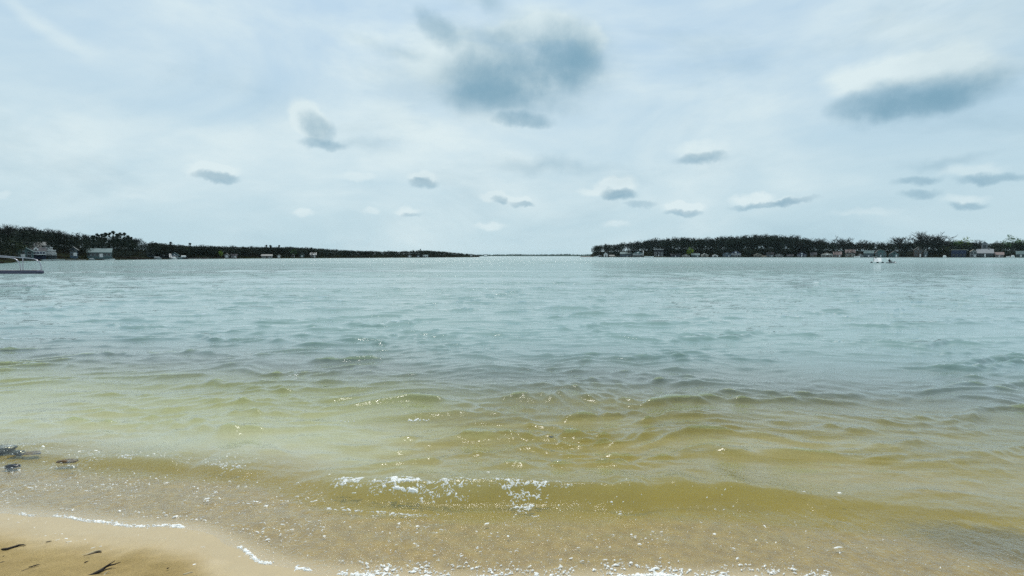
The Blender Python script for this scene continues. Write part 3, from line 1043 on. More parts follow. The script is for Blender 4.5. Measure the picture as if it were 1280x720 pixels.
def get_template(kind, seed, matc, matt='bark'):
    key = (kind, seed, matc)
    if key in KINDS: return KINDS[key]
    a, fine, V = template(kind, seed)
    tm = bpy.data.meshes.new('trunk'); tm.from_pydata(a.v, [], a.f); tm.materials.append(M[matt])
    if fine is not None:
        cm = bpy.data.meshes.new('crown'); cm.from_pydata(fine.v, [], fine.f); cm.materials.append(M[matc])
    else:
        n = len(V) // 4
        cm = mesh_np('crown', V, np.arange(n * 4), np.full(n, 4), M[matc])
    KINDS[key] = (tm, cm, V)
    return KINDS[key]


def tree(kind, seed, mat, loc, h, w, label, group=None, name='tree', rz=None):
    tm, cm, _ = get_template(kind, seed, mat)
    t_ = empty(name, loc, label, 'tree', group, rz if rz is not None else random.uniform(0, 6.28))
    t_.scale = (w, w, h)
    for nm, m_ in (('trunk', tm), ('crown', cm)):
        o = link(bpy.data.objects.new(nm, m_)); o.parent = t_
    return t_


# ------------------------------------------------------------------ shores
class Shore:
    def __init__(self, water, tops, T, gfrac, lip=0.35):
        self.p = np.array([w[0] for w in water], float); self.D = np.array([w[1] for w in water], float)
        self.tp = np.array([t_[0] for t_ in tops], float); self.ty = np.array([t_[1] for t_ in tops], float)
        self.T, self.g, self.lip = T, gfrac, lip

    def D0(self, px): return np.interp(px, self.p, self.D)

    def topz(self, px, D):
        y = np.interp(px, self.tp, self.ty)
        return CAM_H + (319.5 - y) / F * D * 1.003

    def gz(self, px, t_):
        H = (self.topz(px, self.D0(px) + self.T)) * self.g
        u = np.clip((t_ - 3) / self.T, 0, 1)
        s = u * u * (3 - 2 * u)
        return np.where(t_ < 0, -1.5, self.lip * np.clip(t_ / 1.0, 0, 1) + H * s)

    def pos(self, px, t_):
        D = float(self.D0(px)) + t_
        return Vector(((px - 640) / F * D, D, float(self.gz(px, t_))))

    def terrain(self, name, label, p0, p1, n, ts, gm=None):
        gm = gm or M['ground']
        px = np.linspace(p0, p1, n)
        ts = np.array(ts, float)
        PX, TT = np.meshgrid(px, ts)
        D = self.D0(PX) + TT
        D = D + np.where((TT >= 0) & (TT < 8), wob(PX, TT * 0, 91, 14) * 1.2, 0)
        Z = self.gz(PX, TT)
        Z = Z + (TT > 2) * 0.15 * wob(PX, TT, 92, 6)
        edge = np.minimum((PX - p0) / 6, (p1 - PX) / 6).clip(0, 1)
        Z = np.where(edge < 1, -1.5 + (Z + 1.5) * edge, Z)
        X_ = (PX - 640) / F * D
        nr, nc = PX.shape
        idx = np.arange(nr * nc).reshape(nr, nc)
        q_ = np.stack([idx[:-1, :-1], idx[:-1, 1:], idx[1:, 1:], idx[1:, :-1]], -1).reshape(-1, 4)
        me_ = mesh_np(name, np.stack([X_, D, Z], -1).reshape(-1, 3), q_.ravel(), np.full(len(q_), 4), gm, True)
        return tag(link(bpy.data.objects.new(name, me_)), label, None, None, 'structure')


left = Shore([(-330, 60), (-150, 72), (0, 104), (16, 114), (26, 150), (80, 168), (150, 193), (200, 218), (250, 244), (300, 277), (380, 310), (460, 353), (530, 410), (590, 500), (601, 560)],
             [(-330, 262), (-150, 272), (0, 282), (25, 281.5), (60, 286), (100, 291), (112, 293), (120, 294), (165, 296), (175, 298), (190, 301), (205, 304), (240, 306.5), (262, 306), (300, 308),
              (360, 307.8), (400, 310), (450, 313), (500, 313.5), (530, 312), (560, 314.5), (580, 316.3), (592, 317.3), (600, 318.8), (603, 320)],
             45, 0.42)
right = Shore([(738, 560), (760, 540), (800, 515), (900, 488), (1000, 468), (1100, 448), (1200, 430), (1280, 420), (1450, 390), (1650, 360)],
              [(736, 309), (741, 307), (755, 304.5), (765, 305), (775, 303), (790, 301.5), (805, 299.5), (812, 298), (830, 297), (850, 296), (875, 297), (900, 295), (920, 294), (950, 292.5), (985, 293.5),
               (1000, 296), (1010, 298), (1030, 300), (1060, 301.5), (1100, 302.5), (1130, 301.5), (1160, 298), (1190, 299.5), (1215, 300.5), (1230, 303.5), (1250, 301), (1280, 301), (1450, 298), (1650, 296)],
              70, 0.36)
far = Shore([(560, 1300), (640, 1350), (700, 1300), (760, 1200)],
            [(560, 317.4), (600, 318.2), (632, 317.8), (645, 317.2), (660, 318.0), (690, 317.7), (704, 317.0), (716, 317.4), (725, 318.2), (735, 317.6), (760, 316.8)], 160, 0.5, 0.6)
left.terrain('left_hillside', 'low wooded hillside behind the left shore', -330, 603, 420, [-6, -0.4, 0, 0.6, 1.5, 3, 6, 10, 15, 20, 26, 33, 40, 50, 70, 120, 260])
right.terrain('right_hillside', 'low wooded ground behind the right shore', 735, 1650, 420, [-6, -0.4, 0, 0.6, 1.5, 3, 6, 10, 16, 24, 34, 45, 60, 75, 110, 300])
far.terrain('far_hillside', 'distant low hills closing off the lake', 560, 760, 120, [-6, 0, 2, 10, 30, 60, 100, 160, 300], M['far'])


CLEAR = {True: [(16, 76, 15), (87, 99, 10), (108, 143, 8), (184, 236, 9), (281, 297, 6), (326, 352, 5), (364, 396, 8), (508, 536, 6)],
         False: [(743, 770, 8), (774, 804, 9), (815, 831, 14), (836, 900, 8), (902, 928, 10), (940, 982, 7), (994, 1008, 8), (1024, 1124, 9), (1140, 1160, 10), (1186, 1284, 8)]}


def stuff_leaves(k):
    Q = get_template(*k)[2].reshape(-1, 4, 3)
    Q = Q[::2, :3]
    c = Q.mean(1, keepdims=True)
    return (c + (Q - c) * 1.75).reshape(-1, 3)


def wood(name, label, sh, p0, p1, n, mat, kinds, t0, t1, frac=(0.75, 1.0), wr=(0.55, 0.95), minh=2.0):
    """trees standing so close that they read as one mass: one object"""
    r = np.random.default_rng(abs(int(p0 * 3 + n)))
    allV = []
    for i in range(n):
        px = r.uniform(p0, p1)
        t_ = r.uniform(t0, t1)
        if name == 'undergrowth' and any(a_ < px < b_ and t_ < c_ for a_, b_, c_ in CLEAR[sh is left]): continue
        b = sh.pos(px, t_)
        top = float(sh.topz(px, b.y))
        h = max((top - b.z) * r.uniform(*frac), minh)
        k = kinds[r.integers(len(kinds))]
        V = stuff_leaves(k)
        a = r.uniform(0, 6.28); w = h * r.uniform(*wr)
        c, s = math.cos(a), math.sin(a)
        z0 = 0.0
        W_ = np.stack([(V[:, 0] * c - V[:, 1] * s) * w + b.x, (V[:, 0] * s + V[:, 1] * c) * w + b.y, V[:, 2] * h + b.z], -1)
        allV.append(W_)
    V = np.concatenate(allV)
    nf = len(V) // 3
    me_ = mesh_np(name, V, np.arange(nf * 3), np.full(nf, 3), mat)
    return tag(link(bpy.data.objects.new(name, me_)), label, 'wood', None, 'stuff')


BU = [('bushy', s, 'twigs') for s in (1, 2, 3)]
wood('woodland', 'dark leafless wood packed over the left hillside', left, -330, 200, 420, M['wood_mass'], BU, 9, 48, (0.72, 0.97), (.7, 1.2))
wood('woodland', 'dark wood thinning along the far end of the left shore', left, 190, 603, 1300, M['wood_mass'], BU, 6, 46, (0.74, 1.0), (1.1, 1.9), 1.5)
wood('woodland', 'dense dark wood behind the houses on the right shore', right, 741, 1010, 620, M['wood_mass'], BU, 14, 75, (0.78, 1.0), (.55, .95))
wood('woodland', 'lower dark wood behind the houses at the far right', right, 1000, 1650, 950, M['wood_mass'], BU, 16, 75, (0.75, 1.0), (.8, 1.3))
wood('woodland', 'hazy blue-green band of woods across the end of the lake', far, 560, 760, 420, M['far'], BU, 4, 150, (0.8, 1.05), (1.5, 2.8), 3.0)
# brushwood down to the bank so that the wood has a foot
wood('undergrowth', 'low dark brush along the left bank', left, -330, 603, 420, M['wood_mass'], BU, 2, 14, (0.22, 0.42), (1.2, 2.4), 1.0)
wood('undergrowth', 'dark understorey filling the left hillside', left, -330, 260, 500, M['wood_mass'], BU, 16, 46, (0.35, 0.7), (1.0, 1.7), 1.2)
wood('undergrowth', 'low dark brush between the houses on the right bank', right, 740, 1650, 900, M['wood_mass'], BU, 9, 40, (0.2, 0.5), (1.3, 2.2), 1.4)

# trees one can tell apart on the skyline: each its own object
bare_pool = [('bare', s) for s in (4, 9, 15, 23)]
G_L = 'bare trees along the left hilltop'
for i in range(46):
    px = -40 + i * (215 / 45) + random.uniform(-2, 2)
    b = left.pos(px, random.uniform(30, 46))
    h = float(left.topz(px, b.y)) - b.z + random.uniform(-0.2, 0.5)
    k = bare_pool[i % 4]
    tree('bare', k[1], 'twigs', b, h, h * random.uniform(.8, 1.1), 'bare twiggy tree on the crest of the left hill', G_L, 'bare_tree')
G_LB = 'bare trees along the far left shore'
for i in range(48):
    px = 205 + i * (385 / 47) + random.uniform(-3, 3)
    b = left.pos(px, random.uniform(15, 40))
    h = (float(left.topz(px, b.y)) - b.z) * random.uniform(0.92, 1.12)
    tree('bare', bare_pool[i % 4][1], 'twigs', b, h, h * random.uniform(.8, 1.2), 'bare tree in the low wood of the far left shore', G_LB, 'bare_tree')
G_RB = 'bare trees in the dense right-hand wood'
for i in range(50):
    px = 745 + i * (262 / 49) + random.uniform(-2, 2)
    b = right.pos(px, random.uniform(20, 60))
    h = (float(right.topz(px, b.y)) - b.z) * random.uniform(0.96, 1.07)
    tree('bare', bare_pool[i % 4][1], 'twigs', b, h, h * random.uniform(.5, .8), 'tall bare tree rising from the dense right-hand wood', G_RB, 'bare_tree')

# pines
pines = [(119, 293), (124, 291.5), (129, 292.5), (134, 289.5), (139, 290.5), (144, 289), (149, 290.8), (153, 290.5), (158, 291.0), (162, 293), (166, 296)]
for i, (px, y) in enumerate(pines):
    b = left.pos(px, 20 + (i % 3) * 5)
    h = CAM_H + (319.5 - y) / F * b.y - b.z
    tree('pine', 31 + i % 3, 'pine', b, h, h * 0.75,
         ['first pine of the row above the long low house', 'second pine of the left row', 'third pine of the left row', 'tallest ragged pine left of the row centre', 'pine in the middle of the left row',
          'highest pine of the left row', 'seventh pine counting from the left hill', 'pine beside the last gap with sky', 'thin pine with sky showing between its tiers', 'open pine with white gaps, second from row end',
          'lowest pine ending the row toward the lake'][i], 'dark pines on the left skyline', 'pine_tree')
for px, y, lab in ((199, 304.5, 'small pine on the skyline over the A-frame house'), (215, 302.5, 'lone spiky pine above the small boat sheds'), (239, 303.8, 'thin spire tree over the low left wood'),
                   (334, 306, 'small round-topped pine mid left shore'), (339, 305.6, 'slightly taller pine beside its small twin'), (350, 306.5, 'third pine of the mid left shore'), (526, 311, 'single taller tree near the left shore\'s end'), (390, 308.7, 'small spiky pine over the white-roofed cottage')):
    b = left.pos(px, 14)
    h = CAM_H + (319.5 - y) / F * b.y - b.z
    tree('pine', 31 + int(px) % 3, 'pine', b, h, h * 0.8, lab, 'small pines along the left shore', 'pine_tree')
# spring-green trees
for sh, px, y, wpx, mat, t_, lab in ((left, 277, 312.6, 6, 'bright', 3, 'small bright yellow-green tree on the left shore'), (right, 862, 309, 10, 'bright', 9, 'bright green tree among the houses, right shore'),
                                     (right, 1204, 296.5, 18, 'bright', 30, 'yellow-green leafing tree behind the flat boathouse'), (right, 1191, 299.5, 15, 'green', 28, 'darker green tree left of the yellow-green one'),
                                     (right, 1262, 293.5, 23, 'green', 30, 'dome-shaped green tree near the right edge'), (left, 232, 306.5, 14, 'bud', 12, 'olive green tree above the boat covers'),
                                     (left, 368, 311, 10, 'green', 8, 'dull green tree behind the mid left cottages'), (left, 18, 300, 26, 'bud', 12, 'olive tree beside the teal gabled house'),
                                     (right, 1245, 301, 12, 'bud', 26, 'budding tree left of the green dome'), (left, 47, 296.5, 8, 'bud', 24, 'olive treetop above the large tiered house'),
                                     (right, 935, 312, 16, 'bud', 12, 'low olive tree right of the navy house'), (right, 1178, 306, 14, 'bud', 14, 'budding tree left of the flat boathouse')):
    b = sh.pos(px, t_)
    h = CAM_H + (319.5 - y) / F * b.y - b.z
    tree('round', 51 + int(px) % 2, mat, b, h, wpx / F * b.y / 0.86, lab, 'leafing trees by the lake', 'leafing_tree')
# big bare trees on the far right
bt = [(997, 297, 'bare tree just past the end of the dense wood'), (1014, 295.5, 'first spreading bare tree right of the dense wood'), (1024, 297, 'bare tree between two wider bare crowns'), (1044, 294.5, 'wide bare tree with a dark dome crown'),
      (1053, 297, 'bare tree leaning off the dark dome crown'), (1072, 299.5, 'low wide bare tree above the cream house'), (1078, 299, 'bare tree above the small white sheds'), (1092, 302, 'low bare tree behind the teal gambrel house'), (1098, 298.5, 'thin bare tree poking above the teal gambrel house'),
      (1112, 301.5, 'low bare tree behind the arched teal house'), (1125, 295.5, 'tall bare tree left of the big pale crown'), (1131, 293, 'tall forked bare tree left of the brown gabled house'), (1143, 292.5, 'big bare tree right over the brown gabled house'),
      (1152, 291, 'large bare tree with many pale gaps'), (1158, 288.5, 'tallest bare tree of the right shore'), (1164, 290, 'tall bare tree right of the tallest'), (1172, 291, 'bare tree on the falling side of the big cluster'),
      (1182, 293.5, 'last bare tree of the big cluster'), (1222, 299, 'bare tree above the peaked grey house'), (1279, 296.5, 'bare tree cut by the right edge')]
for i, (px, y, lab) in enumerate(bt):
    b = right.pos(px, 14 + (i * 7) % 17)
    h = CAM_H + (319.5 - y) / F * b.y - b.z
    t_ = tree('bare', (4, 9, 15, 23)[i % 4], 'twigs', b, h, h * random.uniform(1.0, 1.3), lab, 'big bare trees on the right shore', 'bare_tree')


# ------------------------------------------------------------------ houses
def house(sh, px, wpx, ytop, wall, roof, label, style='gable', t_=6, storeys=1, trim='white', win=3, ybase=None, porch=False, pitch=0.45, glass_white=False, depth=None, cat='house'):
    D = float(sh.D0(px)) + t_
    cx = (px - 640) / F * D
    azh = math.atan2(cx, D)
    w = wpx / F * D * math.cos(azh)
    if ybase is None:
        zb = float(sh.gz(px, t_))
    else:
        zb = CAM_H + (319.5 - ybase) / F * D
    zt = CAM_H + (319.5 - ytop) / F * D
    H = max(zt - zb, 1.8)
    dp = depth or min(max(w * 0.8, 5), 11)
    rh = min(H * pitch, w * 0.45)
    hw = H - rh
    e = empty('house' if cat == 'house' else cat.replace(' ', '_'), (cx, D, zb), label, cat, 'lakeside houses' if cat == 'house' else 'boathouses by the shore', -azh * 0.9)
    # foundation reaches into the ground
    mb = MB()
    if style == 'gable':        # gable end faces the lake
        mb.prism([(-w / 2, -1.6), (w / 2, -1.6), (w / 2, hw), (0, H - 0.12), (-w / 2, hw)], 0, dp)
    elif style == 'side':
        mb.box(-w / 2, w / 2, 0, dp, -1.6, hw)
        mb.prismx([(0.02, hw), (dp - 0.02, hw), (dp / 2, H - .12)], -w / 2 + .01, w / 2 - .01)
    elif style == 'gambrel':
        mb.prism([(-w / 2, -1.6), (w / 2, -1.6), (w / 2, hw * 0.8), (w * 0.28, H * 0.86), (0, H - .1), (-w * 0.28, H * 0.86), (-w / 2, hw * 0.8)], 0, dp)
    else:
        mb.box(-w / 2, w / 2, 0, dp, -1.6, H - 0.35)
    mb.build('wall', M[wall], e)
    mb = MB(); ov = 0.35; th = 0.22
    if style == 'gable':
        sl = rh / (w / 2)
        for s in (-1, 1):
            mb.prism([(0, H), (s * (w / 2 + ov), hw - sl * ov), (s * (w / 2 + ov), hw - sl * ov + th), (0, H + th)], -ov, dp + ov)
    elif style == 'side':
        sl = rh / (dp / 2)
        for s, yy in ((1, 0), (-1, dp)):
            mb.prismx([(dp / 2, H), (yy - s * ov, hw - sl * ov), (yy - s * ov, hw - sl * ov + th), (dp / 2, H + th)], -w / 2 - ov, w / 2 + ov)
    elif style == 'gambrel':
        for s in (-1, 1):
            mb.prism([(0, H), (s * w * .28, H * .86), (s * (w / 2 + ov), hw * .8 - .1), (s * (w / 2 + ov), hw * .8 + th), (s * w * .28, H * .86 + th * 1.3), (0, H + th)], -ov, dp + ov)
    else:
        mb.box(-w / 2 - ov, w / 2 + ov, -ov, dp + ov, H - 0.34, H)
    ro = mb.build('roof', M[roof], e)
    if style in ('side',) and w > 7:
        MB().box(w * .18, w * .18 + .7, dp * .45, dp * .45 + .7, H - .6, H + .9).build('chimney', M['stonewall'], ro)
    # windows: frame proud of the wall, pane set in it
    fm, gm = {}, {}
    sh_ = hw / storeys
    for s in range(storeys):
        z0 = s * sh_ + sh_ * 0.28; z1 = s * sh_ + sh_ * 0.82
        for i in range(win):
            xc = -w / 2 + w * (i + 0.5) / win
            ww = min(w / win * 0.56, 2.2)
            if s == 0 and i == win // 2 and cat == 'house':
                MB().box(xc - .5, xc + .5, -0.05, 0, 0.02, max(z1, 1.2)).build('door', M['brown' if wall in ('white', 'cream', 'tan') else 'white'], e)
                continue
            f_ = MB()
            b_ = 0.13
            f_.box(xc - ww / 2 - b_, xc + ww / 2 + b_, -0.06, 0, z0 - b_, z0)
            f_.box(xc - ww / 2 - b_, xc + ww / 2 + b_, -0.06, 0, z1, z1 + b_)
            f_.box(xc - ww / 2 - b_, xc - ww / 2, -0.06, 0, z0, z1)
            f_.box(xc + ww / 2, xc + ww / 2 + b_, -0.06, 0, z0, z1)
            fo = f_.build('window', M[trim], e)
            MB().box(xc - ww / 2, xc + ww / 2, -0.03, -0.004, z0, z1).build('pane', M['white' if glass_white and (i + s) % 2 else 'glass'], fo)
    if style == 'gable' and rh > 1.0:
        MB().box(-w * .09, w * .09, -0.05, 0, hw + rh * .12, hw + rh * .5).build('gable_window', M[trim], e)
    if porch:
        p = MB()
        p.box(-w / 2, w / 2, -2.2, -0.08, sh_ - .15, sh_)
        for i in range(4):
            x_ = -w / 2 + .1 + (w - .2) * i / 3
            p.box(x_ - .08, x_ + .08, -2.15, -1.98, -1.2, sh_ - .16)
        po = p.build('porch', M[trim], e)
        p = MB()
        p.box(-w / 2, w / 2, -2.19, -2.12, sh_ + .85, sh_ + .95)
        for i in range(int(w / .5)):
            x_ = -w / 2 + .05 + i * .5
            p.box(x_, x_ + .06, -2.18, -2.13, sh_ + .01, sh_ + .85)
        p.build('railing', M[trim], po)
    return e


# --- left shore
house(left, 30, 24, 308.3, 'teal', 'roof_teal', 'teal gabled house with low eaves on the left shore', 'gable', 7, 2, 'palegrey', 3, 322)
h1 = house(left, 45, 26, 303.2, 'slate', 'roof_pale', 'large pale-roofed house with white balconies on the left hill', 'side', 14, 3, 'white', 5, 321)


def tiered_wing():
    D = float(left.D0(62)) + 8
    s = D / F
    az = math.atan2((62 - 640) * s, D)
    e = empty('house', ((55 - 640) * s, D, 0), 'white wing with four stepped balconies beside the pale-roofed house', 'house', 'lakeside houses', -az)
    e.scale.x = math.cos(az)
    zs = [CAM_H + (319.5 - y) * s for y in (322.5, 318.2, 314.6, 311.2, 307.4)]
    mb = MB()
    mb.box(0, 17 * s, 1.0, 7, -1, zs[1]); mb.box(0, 16 * s, 1.2, 7, zs[1], zs[2]); mb.box(0, 12 * s, 1.6, 7, zs[2], zs[3]); mb.box(0, 9 * s, 2.0, 7, zs[3], zs[4])
    mb.build('wall', M['slate'], e)
    MB().box(-.2, 9.8 * s, 1.0, 7.3, zs[4], zs[4] + .22).build('roof', M['roof_pale'], e)
    for k, (wd, z) in enumerate(((17.5, zs[1]), (16.5, zs[2]), (12.6, zs[3]))):
        b = MB()
        b.box(0, wd * s, -0.4 + k * .35, 0.99 + k * .2, z - .22, z - .01)
        bo = b.build('balcony', M['white'], e)
        b = MB()
        y_ = -0.4 + k * .35
        b.box(0, wd * s, y_, y_ + .05, z + .30, z + .58)
        for i in range(int(wd * s / .35) + 1):
            b.box(i * .35, i * .35 + .04, y_ + .005, y_ + .045, z - .008, z + .42)
        b.build('railing', M['white'], bo)
        for i in range(3):
            x_ = (2 + i * (wd - 4) / 3) * s
            f_ = MB().box(x_, x_ + 2.8 * s, .93 + k * .2, .99 + k * .2, z + .12, z + .8).build('window', M['white'], e)
            MB().box(x_ + .05, x_ + 2.8 * s - .05, .90 + k * .2, .925 + k * .2, z + .17, z + .75).build('pane', M['glass'], f_)


tiered_wing()


def dormer_and_deck():
    D = float(left.D0(47)) + 5.5
    s = D / F
    e = empty('house', ((38.5 - 640) * s, D, 0), 'low white porch house with small white gable, middle of the left group', 'house', 'lakeside houses', 0.75)
    e.scale.x = 0.74
    z = lambda y: CAM_H + (319.5 - y) * s
    MB().box(0, 20 * s, 0.6, 4, -1, z(314.4)).build('wall', M['navy'], e)
    MB().prismx([(0.2, z(314.4)), (0.2, z(314.4) + .12), (4.2, z(309)), (4.2, z(309) - .2)], -.3, 20 * s + .3).build('roof', M['roof_dark'], e)
    g = MB().prism([(5 * s, z(313)), (11 * s, z(313)), (11 * s, z(311)), (8 * s, z(308.8)), (5 * s, z(311))], 0.9, 3.2).build('dormer', M['white'], e)
    MB().box(7 * s, 9.2 * s, .85, .9, z(312.6), z(311)).build('pane', M['glass'], g)
    p = MB().box(0, 20 * s, -.8, .55, z(318.4), z(317.3)).build('deck', M['white'], e)
    q_ = MB()
    for i in range(6): q_.box(i * 3.9 * s, i * 3.9 * s + .12, -.75, -.62, z(317.3) + .003, z(314.9))
    q_.box(0, 20 * s, -.75, -.62, z(314.9), z(314.3))
    q_.build('porch_frame', M['white'], p)


dormer_and_deck()
house(left, 93, 9, 309, 'blue', 'roof_pale', 'small house with a pale gable half hidden in dark trees', 'gable', 9, 2, 'palegrey', 2, 320)
house(left, 125, 30, 311, 'teal', 'roof_teal', 'long low teal-grey house under the pines', 'side', 6, 1, 'palegrey', 6, 321.5, depth=8)
house(left, 190, 11, 310.5, 'slate', 'roof_dark', 'steep A-frame house with pale trim', 'gable', 14, 2, 'palegrey', 2, 319, pitch=.75)
house(left, 198, 7, 309, 'palegrey', 'roof_pale', 'narrow pale-gabled house right of the A-frame', 'gable', 16, 2, 'white', 2, 317)
house(left, 206, 10, 313, 'slate', 'roof_teal', 'dim teal-roofed house behind the white stair', 'side', 12, 1, 'palegrey', 3, 320)
house(left, 219, 9, 316, 'blue', 'roof_teal', 'small blue-grey boathouse beside the stair', 'gable', 3, 1, 'white', 2, 323, cat='boathouse')
house(left, 284, 5, 317, 'palegrey', 'roof_pale', 'tiny pale house right of the bright green tree', 'gable', 5, 1, 'white', 1, 322)
house(left, 293, 7, 318, 'pink', 'roof_dark', 'low dark-roofed cottage with a pale end wall', 'side', 4, 1, 'white', 2, 322)
house(left, 334, 13, 318.6, 'white', 'roof_pale', 'low white building on the middle of the left shore', 'side', 3, 1, 'grey', 5)
house(left, 349, 4, 319.3, 'palegrey', 'roof_pale', 'tiny white shed right of the low white building', 'gable', 3, 1, 'white', 1)
house(left, 367, 3, 316.5, 'white', 'roof_pale', 'narrow white cottage in the trees', 'gable', 8, 1, 'grey', 1)
house(left, 378, 5, 315.8, 'teal', 'roof_teal', 'small teal cottage in the trees', 'gable', 8, 1, 'white', 1)
house(left, 392, 7, 316, 'brown', 'white', 'dark cottage with a bright white roof', 'side', 7, 1, 'white', 2)
house(left, 512, 5, 319, 'palegrey', 'roof_pale', 'tiny pale cottage near the left shore\'s end', 'gable', 4, 1, 'white', 1)
house(left, 532, 6, 319.2, 'white', 'white', 'tiny low white boathouse near the left shore\'s end', 'flat', 2, 1, 'grey', 2, cat='boathouse')
house(left, 523, 4, 318.5, 'blue', 'roof_teal', 'tiny blue-grey cottage between two pale ones', 'gable', 5, 1, 'white', 1)
house(left, 589, 2.2, 318, 'white', 'white', 'tiny white cottage on the left point', 'gable', 3, 1, 'grey', 1)
# --- right shore
HR = [
    (749, 7, 318.2, 'dark', 'roof_dark', 'tiny dark boathouse on the tip of the right shore', 'gable', 3, 1, 'white', 2, 'boathouse'),
    (757, 5, 315.3, 'white', 'roof_dark', 'narrow white gable near the tip of the right shore', 'gable', 7, 1, 'grey', 1, 'house'),
    (764.5, 6, 319, 'tan', 'roof_pale', 'low tan boathouse near the tip', 'side', 3, 1, 'white', 2, 'boathouse'),
    (782, 14, 315.2, 'blue', 'roof_teal', 'blue-grey house, first large one on the right shore', 'side', 8, 2, 'palegrey', 4, 'house'),
    (797, 13, 313.6, 'teal', 'roof_dark', 'dark teal gabled house with a white lower floor', 'gable', 8, 2, 'white', 3, 'house'),
    (823, 12, 311.4, 'dark', 'white', 'dark house with a thin white roof above a lawn', 'flat', 14, 2, 'white', 3, 'house'),
    (844, 12, 317, 'navy', 'roof_dark', 'low dark blue house left of the green tree', 'side', 8, 1, 'slate', 3, 'house'),
    (857, 10, 317.8, 'tan', 'roof_pale', 'cream boathouse right below the bright green tree', 'gable', 4, 1, 'white', 2, 'boathouse'),
    (869, 10, 316.9, 'teal', 'roof_teal', 'plain teal cottage right of the bright green tree', 'side', 6, 1, 'slate', 2, 'house'),
    (880.5, 9, 317, 'cream', 'white', 'white gabled boathouse with a dark opening', 'gable', 3, 1, 'dark', 1, 'boathouse'),
    (893.5, 7, 318.2, 'white', 'white', 'little white tent-roofed boathouse', 'gable', 3, 1, 'dark', 1, 'boathouse'),
    (908, 10, 315, 'blue', 'roof_dark', 'left wing of blue house beside the big navy house', 'gable', 7, 2, 'palegrey', 2, 'house'),
    (919, 13, 313.2, 'navy', 'roof_dark', 'big navy house with white gable trim', 'gable', 9, 2, 'white', 3, 'house'),
    (947, 10.5, 316.7, 'tan', 'cream', 'tan gabled boathouse with two dark openings', 'gable', 3, 1, 'dark', 2, 'boathouse'),
    (962, 9, 315.5, 'grey', 'roof_dark', 'dim grey house between two pale boathouses', 'side', 9, 2, 'slate', 2, 'house'),
    (973.5, 10, 317.6, 'dark', 'palegrey', 'dark boathouse with a pale roof edge', 'gable', 3, 1, 'white', 2, 'boathouse'),
    (987, 8, 318.4, 'grey', 'roof_dark', 'low grey shed left of the navy cottage', 'side', 5, 1, 'slate', 2, 'boathouse'),
    (1001.5, 12, 315, 'navy', 'roof_dark', 'navy cottage with bright white lower windows', 'gable', 7, 1, 'white', 3, 'house'),
    (1016, 8, 315.8, 'tan', 'roof_dark', 'dim tan house right of the navy cottage', 'side', 9, 1, 'cream', 2, 'house'),
    (1033, 14, 316, 'cream', 'roof_pale', 'wide cream gabled house with dark windows', 'gable', 5, 1, 'white', 4, 'house'),
    (1046, 10, 314.8, 'pink', 'pink', 'dull pink-roofed house with one long slope', 'side', 8, 1, 'white', 2, 'house'),
    (1062, 12, 312.3, 'cream', 'pink', 'cream house with a tan upper storey', 'side', 9, 2, 'white', 3, 'house'),
    (1075, 7, 317.5, 'slate', 'roof_pale', 'small slate shed with white posts', 'gable', 4, 1, 'white', 2, 'boathouse'),
    (1085, 12, 313.4, 'slate', 'roof_teal', 'slate-blue house left of the gambrel roof', 'side', 8, 2, 'teal', 3, 'house'),
    (1100, 14, 312, 'teal', 'roof_pale', 'teal gambrel-roofed house behind the white raft', 'gambrel', 7, 2, 'palegrey', 3, 'house'),
    (1116.5, 12, 314.1, 'teal', 'roof_pale', 'dark teal cottage with a pale arched roof edge', 'gable', 5, 1, 'dark', 2, 'house'),
    (1146.5, 11, 308.8, 'brown', 'roof_pale', 'tall brown house with stacked pale gable fronts', 'gable', 8, 2, 'palegrey', 2, 'house'),
    (1156, 5, 313, 'slate', 'roof_pale', 'small pale gable right of the tall brown house', 'gable', 11, 2, 'white', 1, 'house'),
    (1197.5, 18, 312, 'navy', 'cream', 'wide navy boathouse with a flat pale roof', 'flat', 4, 1, 'dark', 4, 'boathouse'),
    (1215.5, 8, 312, 'palegrey', 'cream', 'narrow pale gabled house right of the flat roof', 'gable', 6, 2, 'dark', 2, 'house'),
    (1230, 21, 311.6, 'dark', 'grey', 'long grey-roofed house on the far right', 'side', 7, 1, 'slate', 5, 'house'),
    (1229, 7, 302.4, 'grey', 'slate', 'tall peaked grey gable behind the long roof', 'gable', 16, 2, 'slate', 1, 'house'),
    (1235, 9, 309.6, 'palegrey', 'roof_pale', 'small pale house above the long grey roof', 'gable', 15, 2, 'grey', 2, 'house'),
    (1248, 11, 315.5, 'pink', 'pink', 'low pinkish house right of the long grey roof', 'side', 6, 1, 'white', 3, 'house'),
    (1275, 12, 314, 'teal', 'roof_teal', 'teal-roofed house cut by the right edge', 'side', 6, 1, 'slate', 3, 'house'),
    (1300, 16, 312, 'cream', 'roof_dark', 'cream house just past the right edge', 'gable', 8, 2, 'white', 3, 'house'),
]
for (px, w, yt, wl, rf, lab, st, t_, sto, tr, wi, cat) in HR:
    house(right, px, w, yt, wl, rf, lab, st, t_, sto, tr, wi, None, porch=(w > 12 and st == 'gable'), cat=cat, pitch=0.5 if sto == 1 else 0.4)


# stone seawalls, stairs, docks and boats along the banks
def bank_thing(sh, px0, px1, name, label, cat, mat, h=0.5, group=None, t_=-0.6, d=0.5):
    a, b = sh.pos(px0, t_), sh.pos(px1, t_)
    v = b - a
    o = MB()
    n = max(int(v.length / 2.0), 1)
    L = v.length
    for i in range(n):
        hh = h * random.uniform(.85, 1.1)
        o.box(i * L / n + .02, (i + 1) * L / n - .02, random.uniform(-.05, .05), d, -1.0, hh)
    ob = o.build(name, M[mat], None)
    ob.location = (a.x, a.y, 0)
    ob.rotation_euler = (0, 0, math.atan2(v.y, v.x))
    return tag(ob, label, cat, group)


